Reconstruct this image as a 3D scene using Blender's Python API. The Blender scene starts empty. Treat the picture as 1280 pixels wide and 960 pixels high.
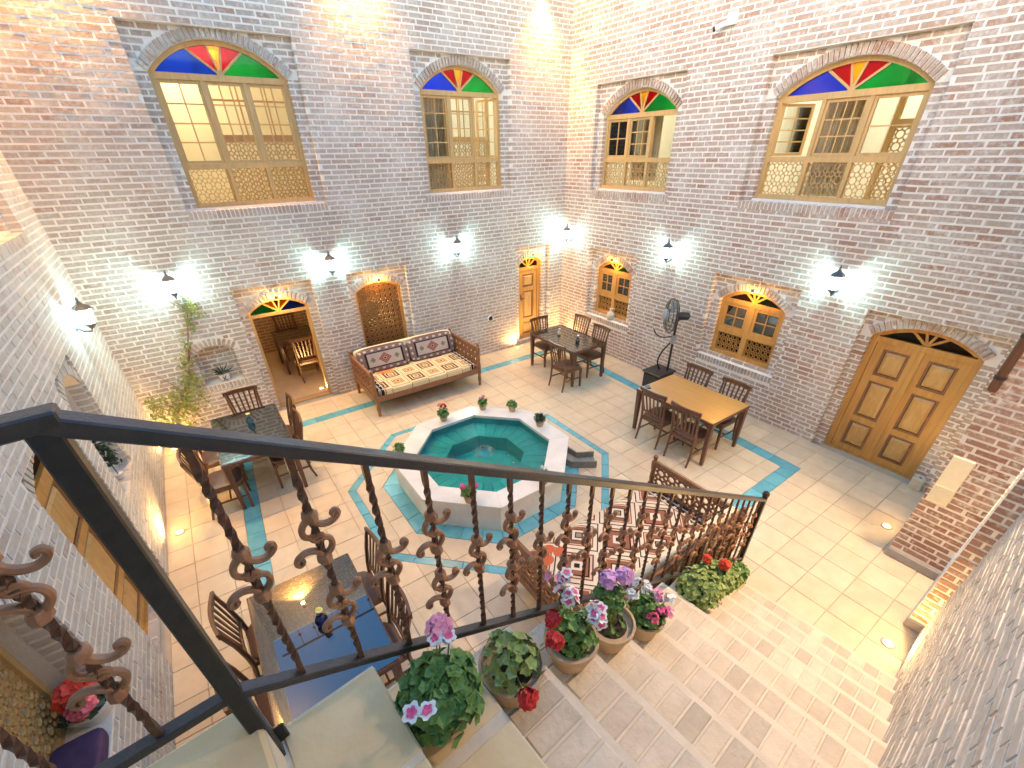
import bpy, bmesh, math, random
import numpy as np
from mathutils import Vector, Matrix
random.seed(7)
R = random.Random(11)
PI = math.pi
sc = bpy.context.scene
col = sc.collection

# ------------------------------------------------------------------ camera
CAMP = np.array([-7.2582, -8.3673, 4.0]); YAW, PITCH, ROLL = 0.60203, 0.58184, -0.01847; FPX = 542.1; PPX, PPY = 641.57, 547.54
_fw = np.array([math.sin(YAW)*math.cos(PITCH), math.cos(YAW)*math.cos(PITCH), -math.sin(PITCH)])
_r0 = np.array([math.cos(YAW), -math.sin(YAW), 0.0]); _u0 = np.cross(_r0, _fw)
_r = math.cos(ROLL)*_r0 + math.sin(ROLL)*_u0; _u = math.cos(ROLL)*_u0 - math.sin(ROLL)*_r0
cam = bpy.data.cameras.new('camera'); cam.sensor_width = 36; cam.lens = FPX*36/1280; cam.clip_start = 0.02; cam.clip_end = 1000
cam.shift_x = -(PPX-640)/1280; cam.shift_y = (PPY-480)/1280
camo = bpy.data.objects.new('camera', cam); col.objects.link(camo); sc.camera = camo
camo.matrix_world = Matrix(((_r[0], _u[0], -_fw[0], CAMP[0]), (_r[1], _u[1], -_fw[1], CAMP[1]), (_r[2], _u[2], -_fw[2], CAMP[2]), (0, 0, 0, 1)))

# ------------------------------------------------------------------ sky, exposure
SKY = 0.14; SKYSAT = 1.35; EXPO = 2.72
wd = bpy.data.worlds.new('World'); sc.world = wd; wd.use_nodes = True
wt = wd.node_tree; bg = wt.nodes['Background']
sk = wt.nodes.new('ShaderNodeTexSky'); sk.sky_type = 'NISHITA'; sk.sun_disc = False
sk.sun_elevation = math.radians(14); sk.sun_rotation = math.radians(250)
hs = wt.nodes.new('ShaderNodeHueSaturation'); hs.inputs['Saturation'].default_value = SKYSAT
wt.links.new(sk.outputs[0], hs.inputs['Color']); wt.links.new(hs.outputs[0], bg.inputs[0]); bg.inputs[1].default_value = SKY
vs = sc.view_settings; vs.view_transform = 'Standard'; vs.look = 'None'; vs.exposure = EXPO; vs.gamma = 1
sc.cycles.use_denoising = True
sc.cycles.max_bounces = 6; sc.cycles.diffuse_bounces = 3; sc.cycles.glossy_bounces = 3; sc.cycles.transparent_max_bounces = 16
sc.cycles.sample_clamp_indirect = 6; sc.cycles.caustics_reflective = False; sc.cycles.caustics_refractive = False

# light levels (watts)
W_LANTERN = 20; W_DOWN = 90; W_FLOOR = 9; W_ARCH = 2.0; W_ROOM = 12; W_LOW = 4; W_WASH = 260
COOL = (0.52, 0.93, 1.0); WARM = (1.0, 0.62, 0.22); AMBER = (1.0, 0.55, 0.12); SOFT = (1.0, 0.86, 0.62)

# ------------------------------------------------------------------ materials
MATS = {}
def _nt(name):
    m = bpy.data.materials.new(name); m.use_nodes = True; MATS[name] = m
    t = m.node_tree; p = t.nodes['Principled BSDF']; return m, t, p
def _noise(t, scale, detail=4, vec=None, rough=.55, dist=0.0):
    n = t.nodes.new('ShaderNodeTexNoise'); n.inputs['Scale'].default_value = scale; n.inputs['Detail'].default_value = detail
    n.inputs['Roughness'].default_value = rough; n.inputs['Distortion'].default_value = dist
    if vec is not None: t.links.new(vec, n.inputs['Vector'])
    return n
def _pos(t): return t.nodes.new('ShaderNodeNewGeometry').outputs['Position']
def _obj(t, s=(1, 1, 1)):
    c = t.nodes.new('ShaderNodeTexCoord'); mp = t.nodes.new('ShaderNodeMapping'); mp.inputs['Scale'].default_value = s
    t.links.new(c.outputs['Object'], mp.inputs[0]); return mp.outputs[0]
def _mixc(t, f, a, b, mode='MIX'):
    m = t.nodes.new('ShaderNodeMix'); m.data_type = 'RGBA'; m.blend_type = mode
    for s, v in ((0, f), (6, a), (7, b)):
        if isinstance(v, (int, float)): m.inputs[s].default_value = v
        elif isinstance(v, tuple): m.inputs[s].default_value = (*v[:3], 1)
        else: t.links.new(v, m.inputs[s])
    return m.outputs[2]
def _ramp(t, fac, stops, const=False):
    r = t.nodes.new('ShaderNodeValToRGB'); e = r.color_ramp.elements
    if const: r.color_ramp.interpolation = 'CONSTANT'
    while len(e) < len(stops): e.new(.5)
    for i, (p, c) in enumerate(stops): e[i].position = p; e[i].color = (*c, 1) if len(c) == 3 else c
    t.links.new(fac, r.inputs[0]); return r.outputs[0]
def _bump(t, p, h, s, d=.01):
    b = t.nodes.new('ShaderNodeBump'); b.inputs['Strength'].default_value = s; b.inputs['Distance'].default_value = d
    t.links.new(h, b.inputs['Height']); t.links.new(b.outputs[0], p.inputs['Normal'])
def mat(name, c1, c2=None, scale=6, rough=.6, bump=0, bscale=60, metal=0, spec=.5, coat=0, stretch=None, bdist=.004, rnd=0):
    m, t, p = _nt(name)
    p.inputs['Roughness'].default_value = rough; p.inputs['Metallic'].default_value = metal; p.inputs['Specular IOR Level'].default_value = spec
    p.inputs['Coat Weight'].default_value = coat; p.inputs['Coat Roughness'].default_value = .08 if not name.startswith('glass') else .004
    v = _obj(t, stretch) if stretch else _pos(t)
    out = None
    if c2:
        n = _noise(t, scale, 5, v, .6, .4 if stretch else 0)
        out = _ramp(t, n.outputs[0], [(.3, c1), (.7, c2)])
    if rnd:
        oi = t.nodes.new('ShaderNodeObjectInfo'); h = t.nodes.new('ShaderNodeMapRange'); h.inputs[3].default_value = 1-rnd; h.inputs[4].default_value = 1+rnd
        t.links.new(oi.outputs['Random'], h.inputs[0])
        cc = t.nodes.new('ShaderNodeCombineColor'); [t.links.new(h.outputs[0], cc.inputs[i]) for i in range(3)]
        out = _mixc(t, 1.0, out if out is not None else c1, cc.outputs[0], 'MULTIPLY')
    if out is not None: t.links.new(out, p.inputs['Base Color'])
    else: p.inputs['Base Color'].default_value = (*c1, 1)
    if bump: _bump(t, p, _noise(t, bscale, 5, v).outputs[0], bump, bdist)
    return m

def brick_mat(name, ramp, smear, single, mort=(.72, .66, .58)):
    m, t, p = _nt(name); p.inputs['Roughness'].default_value = .85; p.inputs['Specular IOR Level'].default_value = .25
    if single: tone = t.nodes.new('ShaderNodeObjectInfo').outputs['Random']
    else:
        a = t.nodes.new('ShaderNodeAttribute'); a.attribute_name = 'tone'; tone = a.outputs['Fac']
    pos = _pos(t)
    base = _ramp(t, tone, ramp)
    n1 = _noise(t, 22, 5, pos); n2 = _noise(t, 90, 3, pos); n3 = _noise(t, 2.2, 3, pos)
    b1 = _mixc(t, _ramp(t, n1.outputs[0], [(.35, (0, 0, 0)), (.75, (1, 1, 1))]), base, _mixc(t, .35, base, (.22, .15, .12)))
    sm = t.nodes.new('ShaderNodeMath'); sm.operation = 'MULTIPLY_ADD'; sm.inputs[1].default_value = .55; t.links.new(n3.outputs[0], sm.inputs[0]); t.links.new(n1.outputs[0], sm.inputs[2])
    mask = _ramp(t, sm.outputs[0], [(.72-smear, (0, 0, 0)), (1.06-smear, (.8, .8, .8))])
    c = _mixc(t, mask, b1, mort)
    t.links.new(c, p.inputs['Base Color'])
    ad = t.nodes.new('ShaderNodeMath'); ad.operation = 'ADD'; t.links.new(n1.outputs[0], ad.inputs[0]); t.links.new(n2.outputs[0], ad.inputs[1])
    _bump(t, p, ad.outputs[0], .7, .006)
    return m
RAMP_A = [(0, (0.433, 0.302, 0.226)), (.25, (0.482, 0.371, 0.289)), (.65, (0.524, 0.419, 0.331)), (.92, (0.465, 0.339, 0.257)), (1, (0.412, 0.249, 0.173))]
RAMP_B = [(0, (0.455, 0.286, 0.200)), (.3, (0.498, 0.360, 0.273)), (.65, (0.530, 0.408, 0.315)), (.9, (0.465, 0.297, 0.210)), (1, (0.401, 0.207, 0.131))]
RAMP_C = [(0, (0.492, 0.435, 0.367)), (.4, (0.583, 0.525, 0.452)), (.8, (0.621, 0.562, 0.488)), (.97, (0.503, 0.419, 0.347)), (1, (0.449, 0.318, 0.252))]
RAMP_P = [(0, (.36, .19, .13)), (.5, (.44, .27, .20)), (1, (.30, .13, .085))]
for k, rp, s in (('a', RAMP_A, .02), ('b', RAMP_B, .0), ('c', RAMP_C, .12), ('pier', RAMP_P, -.06)):
    brick_mat('brick_'+k, rp, s, True); brick_mat('brick_mass_'+k, rp, s, False)
mat('mortar', (.82, .745, .65), (.88, .82, .74), 8, .9, .6, 70, bdist=.01)
mat('wood_pale', (.54, .32, .115), (.64, .41, .165), 4, .55, .15, 40, stretch=(7, 7, .8))
mat('wood_honey', (.48, .22, .05), (.61, .33, .09), 3.5, .42, .2, 40, stretch=(6, 6, .6))
mat('wood_knot', (.50, .26, .07), (.62, .37, .13), 6, .42, .1, 30, stretch=(3, 3, 1))
mat('wood_dark', (.10, .040, .020), (.19, .082, .040), 5, .33, .15, 50, stretch=(8, 8, .8), spec=.6)
mat('wood_carved', (.20, .085, .035), (.32, .15, .07), 7, .45, .4, 60, stretch=(6, 6, 1))
mat('wood_orange', (.58, .27, .07), (.66, .34, .10), 3, .3, .05, 40, stretch=(9, .7, 5), spec=.5, coat=.3)
mat('glass_black', (.004, .005, .007), None, rough=.25, spec=.2, coat=1.0).node_tree.nodes['Principled BSDF'].inputs['Coat IOR'].default_value = 2.25
mat('leather', (.10, .05, .035), (.15, .08, .055), 12, .4, .2, 90)
mat('iron_black', (.012, .011, .012), (.022, .02, .021), 30, .38, .3, 120, spec=.6)
mat('iron_glare', (.075, .08, .085), (.11, .115, .12), 30, .4, .3, 120)  # lantern iron, its black lightened to paint in the lamp glare
mat('iron_rail', (.035, .03, .03), (.055, .046, .044), 30, .36, .4, 90, spec=.6)
mat('iron_bronze', (.31, .145, .072), (.45, .23, .125), 35, .45, .4, 120, metal=.25)
mat('iron_bar', (.10, .045, .027), (.19, .09, .052), 35, .38, .3, 120, metal=.35)
mat('tile_cream', (.64, .515, .35), (.74, .615, .445), 5, .42, .25, 30, rnd=.07, bdist=.003)
mat('tile_turq', (.10, .38, .48), (.16, .47, .57), 8, .25, .1, 20, rnd=.15)
mat('tile_pool', (.02, .36, .355), (.055, .49, .47), 6, .3, .1, 20, rnd=.15)
mat('grout', (.47, .40, .30), (.54, .47, .37), 9, .9)
mat('marble', (.72, .69, .64), (.88, .86, .81), 2.5, .22, .05, 30)
mat('stone_tread', (.55, .465, .35), (.68, .59, .46), 7, .75, .8, 35, rnd=.17, bdist=.008)
mat('mortar_tread', (.68, .59, .45), (.77, .68, .54), 9, .9, .5, 50)
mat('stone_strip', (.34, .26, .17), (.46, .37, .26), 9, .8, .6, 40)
mat('stone_slab', (.72, .54, .28), (.80, .64, .38), 4, .7, .4, 30, rnd=.06)
mat('stone_dark', (.14, .14, .13), (.22, .21, .19), 12, .5, .3, 40)
mat('stone_wet', (.20, .22, .20), (.32, .33, .30), 12, .2, .3, 40)
mat('stone_grey', (.30, .28, .27), (.42, .40, .38), 6, .7, .3, 40)
mat('plaster_cream', (.78, .74, .64), (.84, .81, .72), 3, .8)
mat('shade_black', (.04, .04, .045), None, rough=.9)  # near-black colour paints in the darkness of unlit rooms and the vent hole
mat('plate_cream', (.84, .74, .52), (.88, .80, .60), 20, .5, .2, 60)
mat('terracotta', (.50, .36, .22), (.62, .47, .31), 9, .8, .3, 60)
mat('plastic_green', (.40, .50, .20), None, rough=.5)
mat('plastic_black', (.012, .013, .015), (.025, .025, .03), 20, .3)
mat('plastic_grey', (.30, .31, .32), None, rough=.4)
mat('plastic_white', (.75, .76, .77), None, rough=.4)
mat('soil', (.03, .02, .013), (.08, .055, .035), 60, .95, .8, 90)
mat('ceramic_white', (.78, .77, .74), (.84, .83, .80), 6, .35)
mat('ceramic_jug', (.60, .52, .38), (.70, .62, .48), 8, .6)
mat('cloth_cream', (.70, .60, .40), (.78, .69, .50), 14, .9, .4, 150)
mat('cloth_curtain', (.46, .38, .24), (.58, .48, .32), 8, .9)
mat('cloth_purple', (.05, .025, .075), (.09, .045, .11), 6, .85)
mat('ribbon_dark', (.06, .02, .02), None, rough=.5)
mat('cloth_dark', (.05, .035, .03), None, rough=.9)
def leafmat(name, a, b):
    m = mat(name, a, b, 28, .5, .2, 60, spec=.4, rnd=.12); return m
leafmat('leaf_geranium', (.075, .19, .035), (.20, .36, .10)); leafmat('leaf_light', (.17, .26, .06), (.36, .45, .15))
leafmat('leaf_vine', (.16, .20, .03), (.36, .38, .09)); leafmat('leaf_dark', (.02, .05, .03), (.05, .09, .05))
for n, a, b in (('petal_pink', (.85, .25, .45), (.90, .45, .60)), ('petal_magenta', (.75, .07, .22), (.85, .16, .34)), ('petal_red', (.50, .008, .012), (.62, .03, .03)),
                ('petal_scarlet', (.75, .04, .02), (.82, .09, .04)), ('petal_white', (.82, .84, .84), (.90, .90, .90)), ('petal_lilac', (.70, .32, .68), (.80, .48, .78)), ('petal_rose', (.72, .10, .14), (.82, .22, .26)), ('petal_blush', (.90, .62, .70), (.92, .80, .84))):
    mat(n, a, b, 60, .6)
def emis(name, c, s):
    m, t, p = _nt(name); p.inputs['Base Color'].default_value = (*c, 1); p.inputs['Emission Color'].default_value = (*c, 1); p.inputs['Emission Strength'].default_value = s
emis('lamp_cool', (.8, .98, 1), 8.0); emis('lamp_warm', (1, .62, .17), .9); emis('lamp_down', (1, .85, .5), 20.0)
def glass(name, tint, gloss=.1, rough=.03, diff=None, dmix=0.0):
    m = bpy.data.materials.new(name); m.use_nodes = True; MATS[name] = m; t = m.node_tree; t.nodes.remove(t.nodes['Principled BSDF'])
    o = t.nodes['Material Output']; tr = t.nodes.new('ShaderNodeBsdfTransparent'); tr.inputs[0].default_value = (*tint, 1)
    src = tr.outputs[0]
    if diff:
        d = t.nodes.new('ShaderNodeBsdfTranslucent'); d.inputs[0].default_value = (*diff, 1); mx = t.nodes.new('ShaderNodeMixShader'); mx.inputs[0].default_value = dmix
        t.links.new(src, mx.inputs[1]); t.links.new(d.outputs[0], mx.inputs[2]); src = mx.outputs[0]
    g = t.nodes.new('ShaderNodeBsdfGlossy'); g.inputs['Roughness'].default_value = rough
    fr = t.nodes.new('ShaderNodeFresnel'); fr.inputs[0].default_value = 1.3 + gloss*2
    m2 = t.nodes.new('ShaderNodeMixShader'); t.links.new(fr.outputs[0], m2.inputs[0]); t.links.new(src, m2.inputs[1]); t.links.new(g.outputs[0], m2.inputs[2])
    t.links.new(m2.outputs[0], o.inputs[0]); return m
glass('glass_clear', (.95, .96, .95), .1); glass('glass_smoke', (.55, .58, .6), .6)
for n, c in (('glass_blue', (.03, .16, .85)), ('glass_red', (.62, .02, .05)), ('glass_yellow', (1, .60, .03)), ('glass_green', (.05, .55, .20)), ('glass_orange', (1, .40, .06)), ('glass_dark', (.25, .12, .10))):
    glass(n, c, .08, .05, c, .35)
m = glass('glass_lantern', (.9, 1, 1), .1, .1, (.8, .95, 1), .3); t = m.node_tree; em = t.nodes.new('ShaderNodeEmission'); em.inputs[0].default_value = (.75, .97, 1, 1); em.inputs[1].default_value = .5
ads = t.nodes.new('ShaderNodeAddShader'); lk = t.nodes['Material Output'].inputs[0].links[0].from_socket; t.links.new(lk, ads.inputs[0]); t.links.new(em.outputs[0], ads.inputs[1]); t.links.new(ads.outputs[0], t.nodes['Material Output'].inputs[0])
glass('glass_cyan', (.55, .85, .95), .2, .05, (.3, .6, .8), .4)
glass('glass_bluevase', (.06, .2, .75), .3, .05, (.05, .2, .8), .4)
# water
def water():
    m = glass('water', (.72, .95, .93), -.03, .02); t = m.node_tree
    n = _noise(t, 7, 3, _pos(t)); b = t.nodes.new('ShaderNodeBump'); b.inputs['Strength'].default_value = .6; b.inputs['Distance'].default_value = .04
    t.links.new(n.outputs[0], b.inputs['Height'])
    for x in t.nodes:
        if x.type in ('BSDF_GLOSSY', 'FRESNEL'): t.links.new(b.outputs[0], x.inputs['Normal'])
water()
glass('spray', (.97, .99, .99), .3, .1, (.9, .98, .98), .3)
# woven patterns (flat print of the cloth)
def kilim(name, kind):
    m, t, p = _nt(name); p.inputs['Roughness'].default_value = .92; p.inputs['Specular IOR Level'].default_value = .15
    s = t.nodes.new('ShaderNodeSeparateXYZ'); tc = t.nodes.new('ShaderNodeTexCoord'); t.links.new(tc.outputs['Object'], s.inputs[0])
    def M(op, a, b=None, c=None):
        n = t.nodes.new('ShaderNodeMath'); n.operation = op
        for i, v in enumerate((a, b, c)):
            if v is None: continue
            if isinstance(v, (int, float)): n.inputs[i].default_value = v
            else: t.links.new(v, n.inputs[i])
        return n.outputs[0]
    X, Y, Z = s.outputs
    CR, BR, DK, OR, PE, WH = (.74, .61, .37), (.17, .07, .04), (.03, .02, .018), (.68, .25, .07), (.72, .50, .36), (.80, .77, .72)
    if kind == 'cushion':
        u, v = M('ABSOLUTE', M('DIVIDE', X, .50)), M('ABSOLUTE', M('DIVIDE', Z, .24))
        q = M('MAXIMUM', M('SUBTRACT', M('MULTIPLY', u, .50), .26), M('SUBTRACT', M('MULTIPLY', v, .24), .0))
        bd = M('MAXIMUM', M('MULTIPLY', M('SUBTRACT', u, .0), 1.0), v)
        base = _ramp(t, M('MAXIMUM', M('ADD', M('MULTIPLY', u, .5), .47), M('MULTIPLY', v, .97)), [(0, (.45, .36, .32)), (.50, DK), (.56, (.30, .22, .20)), (.86, (.17, .12, .11))], True)
        base = _ramp(t, M('MAXIMUM', M('SUBTRACT', u, .16), M('SUBTRACT', v, .0)), [(0, (.50, .42, .38)), (.52, DK), (.60, (.22, .15, .14)), (.9, (.15, .10, .10))], True)
        dx = M('ABSOLUTE', M('SUBTRACT', M('FRACT', M('MULTIPLY', X, 7.0)), .5)); fl = M('MULTIPLY', M('LESS_THAN', dx, .19), M('COMPARE', v, .76, .065))
        dz = M('ABSOLUTE', M('SUBTRACT', M('FRACT', M('MULTIPLY', Z, 9.0)), .5)); fl2 = M('MULTIPLY', M('LESS_THAN', dz, .19), M('COMPARE', u, .90, .035))
        base = _mixc(t, M('MAXIMUM', fl, fl2), base, (.62, .58, .52))
        d = M('ADD', M('MULTIPLY', M('ABSOLUTE', X), 1.0), M('MULTIPLY', M('ABSOLUTE', Z), 1.25))
        dia = _ramp(t, M('MULTIPLY', d, 4), [(0, DK), (.10, (.55, .30, .22)), (.22, DK), (.28, (.42, .16, .12)), (.46, DK), (.52, (.5, .42, .38))], True)
        base = _mixc(t, M('LESS_THAN', d, .13), base, dia)
        d2 = M('ADD', M('ABSOLUTE', M('SUBTRACT', M('ABSOLUTE', X), .24)), M('ABSOLUTE', Z))
        base = _mixc(t, M('LESS_THAN', d2, .055), base, (.20, .22, .13))
        out = base
    else:
        if kind == 'squares':
            g = .36; fx = M('SUBTRACT', M('FRACT', M('DIVIDE', M('ADD', X, .02), g)), .5); fy = M('SUBTRACT', M('FRACT', M('DIVIDE', M('ADD', Y, .17), g)), .5)
            d = M('MAXIMUM', M('ABSOLUTE', fx), M('ABSOLUTE', fy))
            ck = M('PINGPONG', M('ADD', M('FLOOR', M('DIVIDE', M('ADD', X, .02), g)), M('FLOOR', M('DIVIDE', M('ADD', Y, .17), g))), 1)
            r1 = _ramp(t, d, [(0, (.50, .20, .07)), (.08, CR), (.15, DK), (.22, CR), (.28, BR), (.39, CR)], True)
            r2 = _ramp(t, d, [(0, BR), (.07, CR), (.12, (.50, .22, .08)), (.20, CR), (.24, DK), (.27, CR), (.45, BR), (.48, CR)], True)
            base = _mixc(t, ck, r1, r2)
            for fx_, fy_ in ((-.68, .20), (-.56, .17), (-.50, .24)):
                fd = M('ADD', M('POWER', M('MULTIPLY', M('SUBTRACT', X, fx_), 11.0), 2.0), M('POWER', M('MULTIPLY', M('SUBTRACT', Y, fy_), 16.0), 2.0))
                base = _mixc(t, M('LESS_THAN', fd, 1.0), base, OR)
        else:
            g = .60; fx = M('SUBTRACT', M('FRACT', M('DIVIDE', X, g)), .5); fy = M('SUBTRACT', M('FRACT', M('DIVIDE', M('ADD', Y, .1), g)), .5)
            d = M('ADD', M('ABSOLUTE', fx), M('ABSOLUTE', fy))
            a = [(0, (.36, .27, .17)), (.07, DK), (.10, (.74, .66, .55)), (.17, DK), (.20, (.30, .12, .07)), (.31, PE), (.34, BR), (.37, (.78, .66, .52)), (.46, DK), (.49, (.78, .66, .52)), (.60, BR), (.64, PE), (.69, DK), (.73, (.32, .13, .08)), (.86, (.74, .66, .55)), (.93, DK)]
            base = _ramp(t, d, a, True)
            for fx_, fy_ in ((.70, -.44), (.80, -.33), (.62, -.34)):
                fd = M('ADD', M('POWER', M('MULTIPLY', M('SUBTRACT', X, fx_), 13.0), 2.0), M('POWER', M('MULTIPLY', M('SUBTRACT', Y, fy_), 16.0), 2.0))
                base = _mixc(t, M('LESS_THAN', fd, 1.0), base, (.62, .15, .07))
        kx = M('FRACT', M('MULTIPLY', M('ABSOLUTE', X), 14.0)); ky = M('FRACT', M('MULTIPLY', Y, 7.0))
        key = M('MAXIMUM', M('COMPARE', kx, .5, .14), M('MULTIPLY', M('COMPARE', ky, .5, .12), M('GREATER_THAN', kx, .3)))
        bor = _mixc(t, key, DK, (.66, .55, .42))
        base = _mixc(t, M('GREATER_THAN', M('ABSOLUTE', X), .87), base, bor)
        out = base
    n = _noise(t, 160, 2, tc.outputs['Object']); n2 = _noise(t, 5, 3, tc.outputs['Object'])
    out = _mixc(t, .35, out, _mixc(t, 1.0, out, _ramp(t, n2.outputs[0], [(.3, (.6, .6, .6)), (.7, (1, 1, 1))]), 'MULTIPLY'))
    t.links.new(out, p.inputs['Base Color']); _bump(t, p, n.outputs[0], .5, .004)
kilim('kilim_squares', 'squares'); kilim('kilim_diamonds', 'diamonds'); kilim('kilim_cushion', 'cushion')
def brickflat(name):
    m, t, p = _nt(name); b = t.nodes.new('ShaderNodeTexBrick'); b.inputs['Color1'].default_value = (.45, .32, .22, 1); b.inputs['Color2'].default_value = (.38, .25, .17, 1); b.inputs['Mortar'].default_value = (.7, .62, .5, 1)
    b.inputs['Scale'].default_value = 1.0; b.inputs['Brick Width'].default_value = .237; b.inputs['Row Height'].default_value = .072; b.inputs['Mortar Size'].default_value = .008
    s = t.nodes.new('ShaderNodeSeparateXYZ'); t.links.new(_pos(t), s.inputs[0]); c = t.nodes.new('ShaderNodeCombineXYZ')
    a = t.nodes.new('ShaderNodeMath'); t.links.new(s.outputs[0], a.inputs[0]); t.links.new(s.outputs[1], a.inputs[1])
    t.links.new(a.outputs[0], c.inputs[0]); t.links.new(s.outputs[2], c.inputs[1]); t.links.new(c.outputs[0], b.inputs['Vector']); t.links.new(b.outputs[0], p.inputs['Base Color'])
    p.inputs['Roughness'].default_value = .9; _bump(t, p, b.outputs['Fac'], -.6, .01)
brickflat('brick_room')

# ------------------------------------------------------------------ mesh helpers
ID3 = np.eye(3)
class MB:
    def __init__(s): s.v = []; s.f = []; s.tone = []
    def add(s, vs, fs, tone=None):
        o = len(s.v); s.v += [tuple(map(float, q)) for q in vs]; s.f += [tuple(i+o for i in f) for f in fs]
        if tone is not None: s.tone += [tone]*len(fs)
    BF = [(0, 1, 3, 2), (4, 6, 7, 5), (0, 4, 5, 1), (2, 3, 7, 6), (0, 2, 6, 4), (1, 5, 7, 3)]
    def box(s, x0, x1, y0, y1, z0, z1, f=None):
        vs = [(x, y, z) for x in (x0, x1) for y in (y0, y1) for z in (z0, z1)]
        if f: vs = [f(*q) for q in vs]
        s.add(vs, s.BF)
    def hexa(s, p): s.add(p, s.BF)     # 8 pts ordered x,y,z binary
    def bar(s, p, q, w, h=None, up=(0, 0, 1)):      # rectangular bar from p to q
        h = h or w; p, q = Vector(p), Vector(q); d = (q-p).normalized(); u = Vector(up)
        if abs(d.dot(u)) > .97: u = Vector((1, 0, 0))
        a = d.cross(u).normalized(); b = a.cross(d)
        s.add([e+a*i*w/2+b*j*h/2 for e in (p, q) for i in (-1, 1) for j in (-1, 1)], s.BF)
    def tube(s, pts, r, n=8, closed=False, cap=True):
        pts = [Vector(p) for p in pts]; N = len(pts); rs = r if isinstance(r, (list, tuple)) else [r]*N
        o = len(s.v); pa = None
        for i, p in enumerate(pts):
            d = ((pts[(i+1) % N]-pts[i-1]) if closed else (pts[min(i+1, N-1)]-pts[max(i-1, 0)])).normalized()
            if pa is None: pa = d.cross(Vector((0, 0, 1))) if abs(d.z) < .9 else d.cross(Vector((1, 0, 0)))
            a = (pa-d*pa.dot(d)).normalized(); pa = a; b = d.cross(a)
            for k in range(n):
                th = 2*PI*k/n; s.v.append(tuple(p+(a*math.cos(th)+b*math.sin(th))*rs[i]))
        for i in range(N if closed else N-1):
            j = (i+1) % N
            for k in range(n): l = (k+1) % n; s.f.append((o+i*n+k, o+i*n+l, o+j*n+l, o+j*n+k))
        if cap and not closed: s.f.append(tuple(o+k for k in range(n))[::-1]); s.f.append(tuple(o+(N-1)*n+k for k in range(n)))
    def lathe(s, prof, n=16, c=(0, 0, 0), cap=True):
        o = len(s.v)
        for r, z in prof:
            for k in range(n): th = 2*PI*k/n; s.v.append((c[0]+r*math.cos(th), c[1]+r*math.sin(th), c[2]+z))
        for i in range(len(prof)-1):
            for k in range(n): l = (k+1) % n; s.f.append((o+i*n+k, o+i*n+l, o+(i+1)*n+l, o+(i+1)*n+k))
        if cap: s.f.append(tuple(o+k for k in range(n))[::-1]); s.f.append(tuple(o+(len(prof)-1)*n+k for k in range(n)))
    def extr(s, poly, f, b0, b1):      # polygon [(a,z)] extruded in b through frame f(a,b,z)
        n = len(poly); o = len(s.v)
        s.v += [tuple(map(float, f(a, b0, z))) for a, z in poly]+[tuple(map(float, f(a, b1, z))) for a, z in poly]
        s.f += [tuple(range(o, o+n))[::-1], tuple(range(o+n, o+2*n))]+[(o+i, o+(i+1) % n, o+n+(i+1) % n, o+n+i) for i in range(n)]
    def strip(s, A, B, f, b0, b1):     # quads between two polylines, extruded
        for i in range(len(A)-1): s.extr([A[i], A[i+1], B[i+1], B[i]], f, b0, b1)
    def seg(s, f, p, q, w, b0, b1):    # flat bar in a wall frame
        dx, dz = q[0]-p[0], q[1]-p[1]; L = math.hypot(dx, dz) or 1; nx, nz = -dz/L*w/2, dx/L*w/2
        s.extr([(p[0]+nx, p[1]+nz), (q[0]+nx, q[1]+nz), (q[0]-nx, q[1]-nz), (p[0]-nx, p[1]-nz)], f, b0, b1)
    def mesh(s, name, m, smooth=False, bevel=0):
        me = bpy.data.meshes.new(name); me.from_pydata(s.v, [], s.f); me.materials.append(MATS[m])
        if s.tone:
            a = me.attributes.new('tone', 'FLOAT', 'FACE'); a.data.foreach_set('value', s.tone)
        bm = bmesh.new(); bm.from_mesh(me)
        if len(s.f) < 60000: bmesh.ops.recalc_face_normals(bm, faces=bm.faces)
        if bevel:
            bmesh.ops.bevel(bm, geom=[e for e in bm.edges if e.calc_face_angle(0) > .5], offset=bevel, segments=1, affect='EDGES', clamp_overlap=True)
        bm.to_mesh(me); bm.free()
        if smooth:
            for p in me.polygons: p.use_smooth = True
            me.set_sharp_from_angle(angle=math.radians(42))
        return me
    def build(s, name, m, parent=None, smooth=False, bevel=0):
        return link(name, s.mesh(name, m, smooth, bevel), parent)
def link(name, me, parent=None):
    o = bpy.data.objects.new(name, me); col.objects.link(o)
    if parent: o.parent = parent
    return o
def tag(o, label=None, cat=None, group=None, kind=None):
    if label: o['label'] = label
    if cat: o['category'] = cat
    if group: o['group'] = group
    if kind: o['kind'] = kind
    return o
def thing(name, label, cat, loc=(0, 0, 0), rz=0, group=None):
    o = bpy.data.objects.new(name, None); col.objects.link(o); o.empty_display_size = .1
    o.location = loc; o.rotation_euler = (0, 0, rz); return tag(o, label, cat, group)
def dup(root, loc, rz, label, group=None):
    def cp(o, par):
        c = o.copy(); col.objects.link(c); c.parent = par
        for ch in o.children: cp(ch, c)
        return c
    r = cp(root, None); r.location = loc; r.rotation_euler = (0, 0, rz); r['label'] = label
    if group: r['group'] = group
    return r
def plight(name, loc, w, c, parent=None, size=.04, spot=None, aim=None, blend=.6):
    l = bpy.data.lights.new(name, 'SPOT' if spot else 'POINT'); l.energy = w; l.color = c; l.shadow_soft_size = size
    if spot: l.spot_size = math.radians(spot); l.spot_blend = blend
    o = bpy.data.objects.new(name, l); col.objects.link(o); o.location = loc
    if aim: o.rotation_euler = Vector(aim).to_track_quat('-Z', 'Y').to_euler()
    if parent: o.parent = parent
    return o
def project(p):
    d = np.asarray(p, float)-CAMP; z = d@_fw
    with np.errstate(all='ignore'): return PPX+FPX*(d@_r)/z, PPY-FPX*(d@_u)/z, z

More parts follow.
